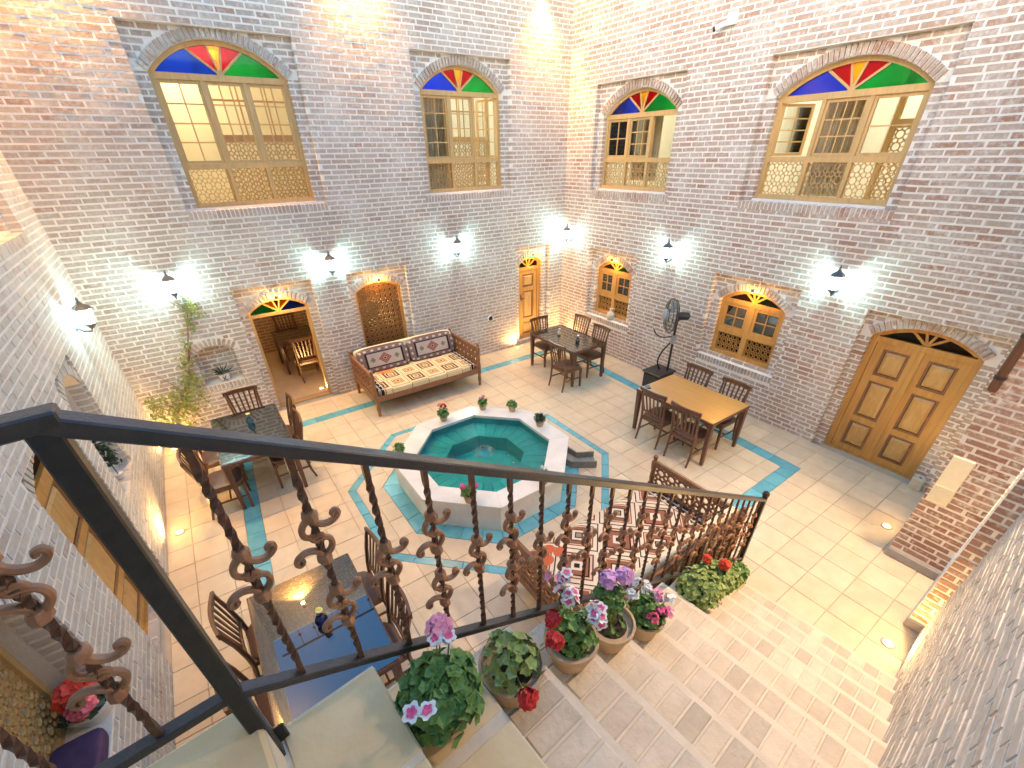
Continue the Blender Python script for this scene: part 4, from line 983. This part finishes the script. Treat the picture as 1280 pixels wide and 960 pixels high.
# ------------------------------------------------------------------ plants
def leaf_blob(mb, c, rx, rz, n, size, rj, flat=.6, shell=.5, sides=10):
    for i in range(n):
        th = rj.uniform(0, 2*PI); ph = math.acos(rj.uniform(-.35, 1)); r = rj.uniform(shell, 1.0)
        d = Vector((math.sin(ph)*math.cos(th), math.sin(ph)*math.sin(th), math.cos(ph))); p = Vector((c[0]+d.x*rx*r, c[1]+d.y*rx*r, c[2]+d.z*rz*r))
        nrm = (d+Vector((rj.uniform(-.6, .6), rj.uniform(-.6, .6), rj.uniform(0, .9)))).normalized(); a = nrm.orthogonal().normalized(); b = nrm.cross(a); s = size*rj.uniform(.55, 1.25); ro = rj.uniform(0, 6.3); vs = [p]
        for k in range(sides):
            t = ro+2*PI*k/sides; q = s*(1.08 if k % 2 else .82); vs.append(p+(a*math.cos(t)+b*math.sin(t))*q+nrm*(s*(.22+.3*abs(math.cos(t-ro)))*rj.uniform(.6, 1.2)))
        mb.add(vs, [(0, 1+k, 1+(k+1) % sides) for k in range(sides)])
def petals(mb, c, rad, n, size, rj, lift=0.0):
    for i in range(n):
        th = rj.uniform(0, 2*PI); ph = math.acos(rj.uniform(-.2, 1)) if n > 3 else rj.uniform(0, .35); d = Vector((math.sin(ph)*math.cos(th), math.sin(ph)*math.sin(th), math.cos(ph))); p = Vector(c)+d*rad*rj.uniform(.7, 1)
        nrm = (d+Vector((rj.uniform(-.4, .4), rj.uniform(-.4, .4), .3))).normalized(); a = nrm.orthogonal().normalized(); b = nrm.cross(a); ro = rj.uniform(0, 6.3)
        for k in range(5):
            t = ro+2*PI*k/5; e = (a*math.cos(t)+b*math.sin(t)); f = (a*math.cos(t+PI/2)+b*math.sin(t+PI/2))
            q_ = p+nrm*lift; mb.add([q_, q_+e*size*.62+f*size*.48+nrm*size*.16, q_+e*size*1.05+f*size*.2+nrm*size*.2, q_+e*size*1.05-f*size*.2+nrm*size*.2, q_+e*size*.62-f*size*.48+nrm*size*.16], [(0, 1, 2, 3, 4)])
def geranium(label, loc, pr, ph, fr, fz, flowers, nleaf=160, lsize=.032, potm='terracotta', leafm='leaf_geranium', group=None, off=(0, 0), seed=1, bare=0):
    rj = random.Random(seed); t = thing('potted_plant', label, 'potted plant', loc, rj.uniform(0, 6), group); t.rotation_euler.z = 0
    m = MB(); m.lathe([(pr*.68, 0), (pr*.72, .01), (pr*.94, ph*.8), (pr*.95, ph*.82), (pr*1.04, ph*.83), (pr*1.05, ph), (pr*.95, ph), (pr*.92, ph-.03)], 20); m.build('pot', potm, t, smooth=True)
    m = MB(); m.lathe([(pr*.93, ph-.035), (pr*.6, ph-.028), (.004, ph-.024)], 18, cap=False); m.build('soil', 'soil', t)
    m = MB()
    for i in range(9):
        a = rj.uniform(0, 2*PI); r = rj.uniform(.2, .8)*fr; m.tube([(rj.uniform(-.02, .02), rj.uniform(-.02, .02), ph-.03), (off[0]*.5+r*.5*math.cos(a), off[1]*.5+r*.5*math.sin(a), ph+fz*.35), (off[0]+r*math.cos(a), off[1]+r*math.sin(a), ph+bare+fz*.6)], [.006, .005, .003], 5)
    m.build('stem', 'leaf_light', t)
    m = MB(); leaf_blob(m, (off[0], off[1], ph+bare+fz*.15), fr, fz, nleaf, lsize, rj)
    if bare: leaf_blob(m, (0, 0, ph-.02), pr*.7, .05, nleaf//4, lsize*.7, rj)
    m.build('foliage', leafm, t)
    for (fx, fy, fzz, mt, rad, n) in flowers:
        m = MB(); m.tube([(off[0]*.6+fx*.4, off[1]*.6+fy*.4, ph+bare*.6), (fx, fy, fzz)], .003, 5); m.build('flower_stalk', 'leaf_light', t)
        mts = mt if isinstance(mt, tuple) else (mt,)
        state = rj.getstate(); sz = rad*(.62 if len(mts) == 1 else .95); m = MB(); petals(m, (fx, fy, fzz), rad, n, sz, rj); m.build('flower_head', mts[0], t)
        if len(mts) > 1:
            rj.setstate(state); m = MB(); petals(m, (fx, fy, fzz), rad, n, sz*.55, rj, sz*.14); tag(m.build('flower_eye', mts[1], t), kind='stuff')
    return t
def at(k, s, t): z, b, f = tread(k); return S(s, t, z+.004)
PK = ('petal_white', 'petal_magenta')
SGp = 'geranium pots on the stair edge'
geranium('bushy leafy geranium hiding its pot, with pink and white striped blooms, on the upper stairs', at(1, -3.88, -.17), .12, .15, .145, .14, [(.08, .13, .33, 'petal_pink', .042, 18), (.05, .09, .32, PK, .030, 2), (.095, .08, .31, PK, .03, 2), (-.115, -.075, .29, PK, .034, 1), (-.075, -.10, .29, PK, .034, 1)], 420, .028, seed=1)
geranium('sparse light green geranium with two dark red blooms in a round clay pot', at(2, -3.55, -.17), .135, .19, .13, .12, [(-.04, -.16, .22, 'petal_red', .036, 18), (.18, -.06, .26, 'petal_red', .034, 18)], 90, .024, leafm='leaf_light', seed=2)
geranium('clay potted geranium with one dark red bloom and pink eyed white blooms', at(3, -3.17, -.17), .13, .18, .11, .15, [(-.08, .06, .33, 'petal_red', .038, 18), (.10, -.06, .31, PK, .036, 5), (.13, -.03, .32, PK, .034, 5), (.02, .05, .42, PK, .034, 5), (-.01, .09, .44, 'petal_blush', .03, 6), (.05, .13, .46, PK, .032, 5), (0, .16, .47, 'petal_pink', .03, 6)], 110, .022, off=(.01, 0), seed=3)
geranium('tall stemmed geranium with lilac blooms in a clay pot', at(4, -2.83, -.17), .13, .18, .085, .09, [(-.02, .05, .50, 'petal_lilac', .042, 18), (.08, .03, .48, 'petal_lilac', .042, 18)], 110, .022, off=(.0, .03), seed=4, bare=.16)
geranium('clay pot of mixed white and hot pink blooms', at(5, -2.50, -.20), .12, .17, .125, .12, [(-.05, .08, .31, 'petal_white', .036, 12), (.03, .10, .32, 'petal_white', .036, 12), (.07, .08, .30, 'petal_white', .03, 10), (.08, .0, .29, 'petal_pink', .034, 12), (-.05, -.08, .26, 'petal_magenta', .032, 10), (.04, -.08, .25, 'petal_magenta', .034, 10), (.09, -.10, .22, 'petal_pink', .03, 10), (.16, -.04, .24, 'petal_white', .03, 9)], 200, .021, seed=5)
geranium('leafy green pot plant in a black nursery pot near the stair foot', at(8, -1.56, -.16), .15, .17, .19, .15, [], 520, .022, 'plastic_black', 'leaf_light', seed=6)
geranium('bushy geranium with scarlet blooms in a green rimmed pot near the stair foot', at(9, -1.23, -.14), .14, .18, .17, .17, [(.0, .10, .38, 'petal_scarlet', .035, 16), (.06, -.03, .38, 'petal_scarlet', .042, 18)], 460, .024, 'plastic_green', 'leaf_light', seed=7)
geranium('flowerless bushy geranium in a green rimmed pot two steps above the floor', at(10, -.92, -.14), .13, .17, .15, .15, [], 420, .023, 'plastic_green', 'leaf_light', seed=8)
geranium('small leafy pot plant beside the newel post on the lowest step', at(11, -.60, -.13), .12, .16, .13, .15, [(.03, .05, .33, 'petal_rose', .02, 6)], 200, .028, 'terracotta', 'leaf_geranium', seed=9)
PGp = 'clay pots around the fountain rim'
def pp(x, y): return (x, y, RZ+.001)
geranium('green leaved pot without blooms on the rim facing the vine table', pp(-5.72, -3.28), .065, .10, .085, .07, [], 110, .020, group=PGp, seed=21)
geranium('clay pot with one crimson bloom on the rim in front of the wall daybed', pp(-4.78, -2.80), .075, .12, .095, .10, [(.03, .02, .24, 'petal_red', .042, 18), (-.03, .04, .27, 'petal_rose', .028, 10)], 120, .022, group=PGp, seed=22)
geranium('clay pot with small pink blooms on the rim, toward the narrow door', pp(-4.08, -2.86), .07, .11, .08, .08, [(-.03, .02, .21, 'petal_pink', .022, 9), (.04, .03, .21, 'petal_rose', .024, 9)], 110, .020, group=PGp, seed=23)
geranium('green clay pot with pale buds on the rim, toward the corner table', pp(-3.72, -3.20), .07, .11, .085, .07, [(.05, .02, .17, 'petal_blush', .016, 6), (-.02, .05, .18, 'petal_blush', .014, 6)], 120, .020, group=PGp, seed=24)
geranium('clay pot of white flowers on the rim above the spill channel', pp(-3.64, -3.84), .075, .12, .085, .09, [(.0, .02, .23, 'petal_white', .022, 8), (.04, -.04, .20, 'petal_white', .02, 8)], 120, .021, leafm='leaf_dark', group=PGp, seed=25)
geranium('clay pot of thin white flowers on the rim facing the stair daybed', pp(-4.46, -4.98), .07, .11, .07, .10, [(-.02, .02, .25, 'petal_white', .018, 7), (.03, .0, .24, 'petal_white', .018, 7), (.0, .05, .23, 'petal_white', .016, 7)], 50, .018, leafm='leaf_light', group=PGp, seed=26)
geranium('clay pot with several crimson pink blooms on the rim facing the stairs', pp(-5.42, -4.72), .08, .13, .10, .10, [(-.06, .03, .23, 'petal_magenta', .034, 14), (.08, -.02, .22, 'petal_magenta', .034, 14), (.0, -.08, .19, 'petal_scarlet', .026, 12)], 140, .022, group=PGp, seed=27)
# climbing vine in the corner
vine = thing('climbing_vine', 'yellow green climbing vine in the corner by the grey wall', 'vine', (-8.3, -.12, 0)); rj = random.Random(77)
path = [(-8.45, -.10, 0), (-8.3, -.08, .45), (-8.05, -.05, .8), (-7.85, -.05, 1.2), (-7.72, -.05, 1.6), (-7.58, -.05, 2.0), (-7.5, -.06, 2.2)]
L_ = lambda p: (p[0]+8.3, p[1]+.12, p[2])
m = MB(); m.tube([L_(p) for p in path], [.02, .017, .014, .012, .010, .008, .005], 6)
for i in range(14):
    p = Vector(path[i % 4]); m.tube([L_(p), L_(p+Vector((rj.uniform(-.3, .3), rj.uniform(-.12, 0), rj.uniform(.05, .4))))], [.008, .003], 5)
m.build('trunk', 'wood_carved', vine); m = MB()
for c, rx, rz, n in (((-8.35, -.16, .40), .26, .26, 240), ((-8.12, -.12, .66), .27, .24, 230), ((-8.45, -.22, .72), .17, .2, 90), ((-7.92, -.09, .95), .18, .22, 120), ((-7.86, -.08, 1.28), .12, .18, 55), ((-7.76, -.07, 1.58), .06, .15, 22), ((-7.62, -.08, 1.88), .07, .12, 34), ((-7.52, -.09, 2.08), .12, .15, 90)):
    for i in range(n):
        p = Vector(L_(c))+Vector((rj.gauss(0, .5)*rx, min(.06-.0, rj.gauss(0, .5)*rx*.7), rj.gauss(0, .55)*rz)); p.y = min(p.y, .105); nr_ = Vector((rj.uniform(-.6, .6), -1, rj.uniform(-.3, .9))).normalized(); a = nr_.orthogonal().normalized(); b = nr_.cross(a); s = rj.uniform(.012, .03); t = rj.uniform(0, 6.3); e = a*math.cos(t)+b*math.sin(t); f = nr_.cross(e)
        m.add([p-e*s*1.4, p+f*s*.6, p+e*s*1.4+nr_*s*.3, p-f*s*.6], [(0, 1, 2, 3)])
m.build('foliage', 'leaf_vine', vine)
# niche plant, jug, flowers on the grey wall
t = thing('niche_plant', 'dark spiky plant in a white pot with ribbon inside the small wall niche', 'potted plant', (-7.45, .10, .787))
m = MB(); m.lathe([(.055, 0), (.075, .02), (.085, .12), (.08, .125), (.07, .11)], 16); m.build('pot', 'ceramic_white', t, smooth=True)
m = MB(); m.tube([(-.03, -.078, .115), (.0, -.088, .06), (.035, -.076, .02)], .007, 5); m.tube([(.03, -.078, .115), (.0, -.09, .06), (-.035, -.072, .02)], .007, 5); m.build('ribbon', 'ribbon_dark', t)
m = MB()
for i in range(26):
    a = rj.uniform(0, 2*PI); e = rj.uniform(.2, 1.2); d = Vector((math.cos(a)*math.cos(e), math.sin(a)*math.cos(e), math.sin(e))); L = rj.uniform(.12, .26); s = d.orthogonal().normalized()*.012; p = Vector((0, 0, .12))
    m.add([p, p+d*L*.5+s, p+d*L-Vector((0, 0, .03)), p+d*L*.5-s], [(0, 1, 2, 3)])
m.v = [(max(-.2, min(.2, x)), max(-.1, min(.1, y)), z) for x, y, z in m.v]; m.build('foliage', 'leaf_dark', t)
t = thing('clay_jug', 'round pale clay jug on the window ledge', 'jug', (.085, -1.66, .80))
m = MB(); m.lathe([(.05, 0), (.085, .03), (.10, .09), (.085, .15), (.045, .185), (.035, .22), (.05, .25), (.04, .25), (.03, .22)], 18); m.build('body', 'ceramic_jug', t, smooth=True)
m = MB(); m.tube([(.04, 0, .23), (.09, 0, .235), (.10, 0, .19), (.075, 0, .15)], .009, 7); m.build('handle', 'ceramic_jug', t, smooth=True)
geranium('red flowers in a white bowl on the ledge of the small lattice window', (LX-.08, -5.62, .951), .13, .13, .14, .1, [(-.02, .02, .24, 'petal_scarlet', .08, 60), (.02, -.09, .22, 'petal_rose', .06, 40)], 60, .03, 'ceramic_white', 'leaf_dark', seed=41)
m = MB(); soft_box(m, .13, .20, .05, 8, 7); o = m.build('folded_cloth', 'cloth_purple', None, smooth=True); o.location = (LX-.13, -6.0, 1.0); tag(o, 'purple cloth folded on the ledge of the small lattice window', 'cloth')
t = thing('niche_plant', 'tiny white pot with trailing dark leaves inside the tall niche', 'potted plant', (LX-.09, -2.5, .921))
m = MB(); m.lathe([(.03, 0), (.04, .02), (.045, .07), (.038, .07)], 12); m.build('pot', 'ceramic_white', t, smooth=True); m = MB(); leaf_blob(m, (0, -.1, .35), .11, .3, 120, .028, rj); m.tube([(0, 0, .05), (0, -.06, .3), (0, -.1, .6)], .006, 5); m.build('foliage', 'leaf_dark', t)

# ------------------------------------------------------------------ lamps
def make_lantern():
    t = thing('wall_lantern', '', 'lantern'); I = 'iron_glare'      # local: wall behind at -x, lamp centre at (.15,0,0)
    m = MB(); m.lathe([(.045, -.012), (.045, 0), (.02, .02)], 12); m.v = [(z-.002+.01, x, y-.14) for x, y, z in m.v]; m.build('wall_plate', I, t, smooth=True)
    m = MB(); m.tube([(.01, 0, -.14), (.06, 0, -.19), (.13, 0, -.205), (.15, 0, -.16)], .010, 7); m.build('arm', I, t, smooth=True)
    m = MB(); m.lathe([(.018, -.17), (.05, -.135), (.062, -.118), (.062, -.108)], 6, (.15, 0, 0)); m.build('cup', I, t)
    m = MB(); m.lathe([(.056, -.107), (.082, .06)], 6, (.15, 0, 0), cap=False); m.build('glass', 'glass_lantern', t)
    for k in range(6): a = 2*PI*k/6; m = MB(); m.tube([(.15+.059*math.cos(a), .059*math.sin(a), -.107), (.15+.085*math.cos(a), .085*math.sin(a), .06)], .0045, 5); m.build('glazing_bar', I, t)
    m = MB(); m.lathe([(.098, .060), (.098, .068), (.07, .10), (.03, .125), (.02, .15), (.012, .155), (.016, .17), (.004, .20)], 6, (.15, 0, 0)); m.build('roof', I, t)
    m = MB(); m.lathe([(.012, -.10), (.03, -.05), (.034, 0), (.026, .03), (.008, .045)], 12, (.15, 0, 0)); m.build('bulb', 'lamp_cool', t, smooth=True)
    plight('lantern_light', (.165, 0, -.02), W_LANTERN, COOL, t, .05)
    return t
lan0 = make_lantern(); LZ = 2.47
LL = [((-7.63, 0), -90, 'lit black wall lantern above the climbing vine'), ((-5.33, 0), -90, 'lit black wall lantern between the open doorway and the lattice window'), ((-2.86, 0), -90, 'lit black wall lantern over the bare wall beside the daybed'),
      ((0, -.30), 180, 'lit black wall lantern right in the wall corner'), ((0, -3.06), 180, 'lit black wall lantern above the pedestal fan'), ((0, -5.87), 180, 'lit black wall lantern beside the double door'), ((LX, -1.22), 0, 'lit black wall lantern on the grey wall beyond the niche')]
for i, ((x, y), d, l) in enumerate(LL):
    if i == 0: lan0.location = (x, y, LZ); lan0.rotation_euler.z = math.radians(d); lan0['label'] = l; lan0['group'] = 'black wall lanterns'
    else: dup(lan0, (x, y, LZ), math.radians(d), l, 'black wall lanterns')
def downlight(x, y, z, label, rz=0, wide=115, k=1.0):
    t = thing('wall_spotlight', label, 'spotlight', (x, y, z), rz, 'warm wall spotlights')
    m = MB(); m.lathe([(.045, 0), (.05, .005), (.05, .13), (.03, .14)], 14, (0, -.10, 0)); m.build('housing', 'iron_black', t, smooth=True)
    m = MB(); m.box(-.02, .02, -.08, .01, .05, .08); m.build('bracket', 'iron_black', t)
    m = MB(); m.lathe([(.04, -.004), (.04, .0)], 14, (0, -.10, 0)); m.build('lens', 'lamp_down', t)
    plight('spot_light', (0, -.10, -.02), W_DOWN*k, (1, .50, .11), t, .03, wide, (0, .06, -1), 1.0)
downlight(-.72, 0, 6.27, 'warm spotlight high on the wall close to the corner', 0, 105, .95); downlight(-4.16, 0, 6.42, 'warm spotlight high on the wall between the tall windows'); downlight(-7.75, 0, 6.42, 'warm spotlight high on the wall above the vine', 0, 130, 1.5)
downlight(LX, -2.9, 6.42, 'warm spotlight high on the grey wall', PI/2)
t = thing('wall_spotlight', 'warm flood lamp high on the broad pier above the stair foot', 'spotlight', (-1.72, -8.2, 5.6), -PI/2, 'warm wall spotlights')
m = MB(); m.box(-.12, .12, -.14, .0, -.02, .14); m.build('housing', 'iron_black', t, bevel=.01); m = MB(); m.box(-.10, .10, -.13, -.02, -.026, -.021); m.build('lens', 'lamp_down', t)
plight('flood_light', (0, -.18, -.06), W_WASH, (1.0, .68, .40), t, .10, 120, (.30, -.28, -1), 1.0)
def uplight(x, y, label, z=0.0):
    t = thing('floor_light', label, 'floor light', (x, y, z), 0, 'small recessed floor lights')
    m = MB(); m.lathe([(.06, .0005), (.06, .008), (.045, .010)], 16); m.build('trim_ring', 'plastic_grey', t); m = MB(); m.lathe([(.044, .004), (.044, .012), (.03, .022), (.006, .026)], 16); m.build('lens', 'lamp_warm', t)
    plight('uplight_lamp', (0, 0, .035), W_FLOOR, WARM, t, .035, 165, (0, 0, 1), .5)
uplight(-8.5, -.32, 'glowing floor light at the foot of the vine'); uplight(-8.52, -2.62, 'glowing floor light beside the grey wall, below the niche'); uplight(-1.20, -7.80, 'glowing floor light in front of the broad pier'); uplight(-2.98, -8.44, 'glowing floor light at the foot of the stairs'); uplight(-1.42, -.13, 'glowing floor light beside the narrow single door'); uplight(-5.93, .50, 'glowing floor light just inside the open doorway', .001)
uplight(-.12, -.55, 'glowing floor light in the wall corner behind the corner table')
def archlight(par_xy, z, d, label):
    t = thing('arch_spotlight', label, 'spotlight', (par_xy[0], par_xy[1], z), d, 'little brass lights under the arches')
    m = MB(); m.lathe([(.022, 0), (.03, .004), (.03, .05)], 12); m.build('housing', 'iron_bronze', t, smooth=True); m = MB(); m.lathe([(.02, -.004), (.02, 0)], 10); m.build('lens', 'lamp_warm', t)
    plight('arch_lamp', (0, 0, -.03), W_ARCH, AMBER, t, .02)
archlight((-6.30, -.02), 2.0, 0, 'little brass light at the crown of the open doorway'); archlight((-4.51, -.02), 2.02, 0, 'little brass light at the crown of the lattice window'); archlight((-.87, .0), 2.03, 0, 'little brass light at the crown of the narrow door')
archlight((.0, -1.60), 2.05, 0, 'little brass light at the crown of the jug window'); archlight((.0, -4.71), 2.05, 0, 'little brass light at the crown of the window behind the orange table')
# room lamps
def pendant(x, y, z, label, w, c=SOFT):
    t = thing('ceiling_lamp', label, 'lamp', (x, y, z), 0, 'room lamps behind the windows')
    m = MB(); m.lathe([(.01, .25), (.012, .24), (.012, .1), (.10, .06), (.13, 0), (.12, 0), (.09, .05)], 14); m.build('shade', 'ceramic_white', t, smooth=True); m = MB(); m.lathe([(.004, -.04), (.035, -.01), (.035, .03), (.01, .05)], 10); m.build('bulb', 'lamp_warm', t, smooth=True)
    plight('room_lamp', (0, 0, -.12), w, c, t, .08)
pendant(-6.1, .9, 5.45, 'lit amber lamp behind the window beside the grey wall', W_ROOM*.5, (1, .70, .33)); pendant(-6.6, 2.2, 5.5, 'ceiling lamp in the upper room near the grey wall', W_ROOM, (1, .78, .42)); pendant(-2.4, 1.6, 5.6, 'ceiling lamp in the upper room near the corner', W_ROOM*1.6, (.98, .95, .75)); pendant(1.6, -1.9, 5.6, 'ceiling lamp in the upper room with the curtain', W_ROOM*1.2, (.98, .95, .72)); pendant(1.7, -5.3, 5.6, 'ceiling lamp in the upper room above the double door', W_ROOM*1.6, (1, .97, .76))
pendant(-6.3, 1.6, 2.5, 'ceiling lamp inside the lit dining room', W_LOW, (1, .62, .25)); pendant(-4.55, .75, 1.55, 'lamp glowing behind the brown lattice window', 5, AMBER); pendant(LX-1.2, -6.0, 2.3, 'lamp behind the small lattice window', .8, (1, .93, .8))
# curtain and inner things of the upper rooms
m = MB(); n = 40; A_ = [(.62+.03*math.sin(i*1.9), -1.92+.62*i/n) for i in range(n+1)]
m.strip(A_, [(x+.006, y) for x, y in A_], lambda a, b, z: (a, z, b), 3.5, 4.8); o = m.build('curtain', 'cloth_curtain', None, smooth=True); tag(o, 'brown curtain behind the middle panes of the corner window', 'curtain')

def screen(M, a0, a1, b, label):
    t = thing('inner_screen', label, 'screen', M(a0, b, 3.0)); L0 = M(a0, b, 3.0); f = lambda a, bb, z: tuple(np.array(M(a, b+bb, z))-np.array(L0))
    m = MB(); m.box(a0, a1, -.03, .03, 3.0, 3.35, f); m.box(a0, a0+.07, -.03, .03, 3.35, 5.3, f); m.box(a1-.07, a1, -.03, .03, 3.35, 5.3, f); m.box(a0+.07, a1-.07, -.029, .029, 5.2, 5.3, f); m.box(a0+.07, a1-.07, -.029, .029, 4.2, 4.3, f); m.build('frame', 'wood_pale', t)
    m = MB(); lattice(m, f, a0+.07, a1-.07, 3.35, 4.2, -.01, .01, .14, .014); m.build('lattice_panel', 'wood_pale', t)
    for i in range(3):
        x0 = a0+.07+(a1-a0-.14)*i/3; m = MB(); m.box(x0, x0+.02, -.012, .012, 4.3, 5.2, f); m.box(x0, x0+(a1-a0-.14)/3, -.011, .011, 4.72, 4.745, f); m.build('muntin', 'wood_pale', t)
screen(MA, -6.35, -5.0, -.95, 'wooden lattice screen inside the upper room near the grey wall'); screen(MA, -2.1, -1.0, -1.5, 'wooden lattice screen inside the upper room near the corner')
screen(MBf, -6.1, -5.35, -1.2, 'wooden lattice screen inside the upper room above the double door')
def drape(pts, label, z0=3.5, z1=4.9):
    m = MB(); m.strip(pts, [(x+.006, y+.006) for x, y in pts], lambda a, b, z: (a, z, b), z0, z1); o = m.build('curtain', 'cloth_curtain', None, smooth=True); tag(o, label, 'curtain')
drape([(-3.2+.58*i/30, .42+.02*math.sin(i*1.7)) for i in range(31)], 'tan curtain behind the closed side of the tall corner window', 3.4, 4.9)
drape([(.60+.02*math.sin(i*1.7), -5.25+.5*i/26) for i in range(27)], 'tan curtain behind the wide window above the double door', 3.4, 4.6)
# ------------------------------------------------------------------ pedestal fan
fan = thing('pedestal_fan', 'tall black pedestal misting fan behind the orange table', 'fan', (-.52, -3.62, 0)); K = 'plastic_black'
m = MB(); m.box(-.24, .22, -.2, .2, .03, .40); m.build('water_tank', K, fan, bevel=.03); m = MB(); m.box(-.26, .24, -.22, .22, .40, .44); m.build('tank_lid', K, fan, bevel=.015)
for sx in (-1, 1):
    for sy in (-1, 1): m = MB(); m.lathe([(.02, 0), (.025, .01), (.025, .03)], 8, (sx*.18, sy*.15, 0)); m.build('caster', 'plastic_grey', fan)
m = MB(); m.tube([(.1, -.1, .43), (.1, -.1, 1.22)], .022, 10); m.build('pole', K, fan, smooth=True); m = MB(); m.box(.06, .14, -.14, -.06, .98, 1.14); m.build('control_box', 'stone_grey', fan, bevel=.008)
m = MB(); m.tube([tuple(p) for p in c3([(.02, .02, .44), (-.06, .04, .60), (-.05, 0, .80), (.05, -.05, .95), (.08, -.07, 1.0)])], .016, 8); m.build('hose', K, fan, smooth=True)
m = MB(); m.tube([tuple(p) for p in c3([(.07, -.08, 1.12), (-.05, .02, 1.10), (-.16, .1, 1.16), (-.2, .14, 1.26)])], .012, 8); m.build('mist_hose', K, fan, smooth=True)
ax = Vector((-.80, .60, .05)).normalized(); fu = ax.orthogonal().normalized(); fv = ax.cross(fu); hc = Vector((.02, -.02, 1.50))
def ring(c, r, n=28): return [c+(fu*math.cos(2*PI*i/n)+fv*math.sin(2*PI*i/n))*r for i in range(n)]
m = MB()
for d, r in ((-.09, .16), (-.05, .27), (0, .30), (.05, .27), (.09, .16)): m.tube(ring(hc+ax*d, r), .006 if d else .009, 5, closed=True)
m.build('cage_ring', K, fan)
m = MB()
for i in range(36):
    a = 2*PI*i/36; e = fu*math.cos(a)+fv*math.sin(a)
    for s in (-1, 1): m.tube([hc+ax*s*.105+e*.05, hc+ax*s*.09+e*.16, hc+ax*s*.05+e*.27, hc+e*.30], .0022, 4)
m.build('cage_wire', K, fan)
m = MB(); m.tube([hc-ax*.10, hc-ax*.16, hc-ax*.30, hc-ax*.33], [.05, .075, .07, .04], 14); m.build('motor', K, fan, smooth=True)
m = MB(); m.tube([hc+ax*.09, hc+ax*.13, hc+ax*.16], [.11, .11, .06], 18); m.build('mist_disc', 'plastic_grey', fan, smooth=True)
for k in range(3):
    a = 2*PI*k/3; m = MB(); P = []
    for i in range(5):
        r = .05+.05*i; 
        for w in (-1, 1): t_ = a+w*(.32 if i > 0 else .2); P.append(hc+(fu*math.cos(t_)+fv*math.sin(t_))*r+ax*w*.03)
    m.add(P, [(2*i, 2*i+1, 2*i+3, 2*i+2) for i in range(4)]); m.build('blade', 'plastic_grey', fan)
m = MB(); m.tube([Vector((.1, -.1, 1.2)), Vector((.1, -.1, 1.40)), hc-ax*.2], [.022, .03, .03], 8); m.build('neck', K, fan, smooth=True)

# ------------------------------------------------------------------ small wall things
t = thing('security_camera', 'small white bullet security camera on a junction box high on the red wall', 'camera', (0, -3.40, 5.50))
m = MB(); m.box(-.05, .004, -.07, .07, -.06, .08); m.build('junction_box', 'plastic_white', t, bevel=.006); m = MB(); m.tube([(-.05, .02, -.01), (-.09, .08, -.04)], .012, 7); m.build('bracket', 'plastic_white', t); m = MB(); m.tube([(-.06, .05, -.03), (-.14, .17, -.08)], .032, 12); m.build('barrel', 'plastic_white', t); m = MB(); m.tube([(-.139, .168, -.079), (-.155, .195, -.09)], .030, 12); m.build('lens_hood', 'plastic_black', t); m = MB(); m.tube([(-.01, 0, -.05), (-.01, 0, -.22)], .006, 5); m.build('cable', 'plastic_grey', t)
t = thing('vent_pipe', 'round vent pipe opening in the wall beside the daybed', 'vent', (-2.09, 0, .84))
m = MB(); m.lathe([(.055, -.02), (.055, .02), (.07, .02), (.07, -.02)], 18, cap=False); m.v = [(x, -z-.012, y) for x, y, z in m.v]; m.build('collar', 'plastic_white', t, smooth=True); m = MB(); m.lathe([(.056, 0), (.056, .004)], 18); m.v = [(x, -z-.015, y) for x, y, z in m.v]; m.build('opening', 'shade_black', t)
t = thing('cover_plate', 'cream ribbed cover plate on the broad red pier', 'cover plate', (-1.72, -8.08, .88)); m = MB(); m.box(-.022, .002, -.085, .085, 0, .56); m.build('plate', 'plate_cream', t, bevel=.005)
for i in range(9): m = MB(); m.box(-.027, -.022, -.075, .075, .02+i*.022, .03+i*.022); m.build('rib', 'plate_cream', t)
t = thing('wall_tube', 'dark brown metal tube fixed upright on the pier corner', 'tube', (-1.75, -7.965, 2.14)); m = MB(); m.tube([(0, 0, 0), (0, 0, .02), (0, 0, .62)], [.03, .036, .036], 10); m.build('body', 'wood_dark', t, smooth=True); m = MB(); m.tube([(0, 0, .12), (0, 0, .15)], .042, 10); m.build('clamp', 'iron_black', t); m = MB(); m.tube([(0, 0, .50), (0, 0, .53)], .042, 10); m.build('clamp', 'iron_black', t)
t = thing('door_stone', 'worn stone block with a bolt hole at the foot of the double door', 'stone', (-.02, -7.72, 0)); m = MB(); m.box(-.06, .10, -.07, .07, 0, .17); m.build('block', 'stone_tread', t, bevel=.012); m = MB(); m.lathe([(.015, .1701), (.015, .176)], 8); m.build('bolt', 'iron_black', t)
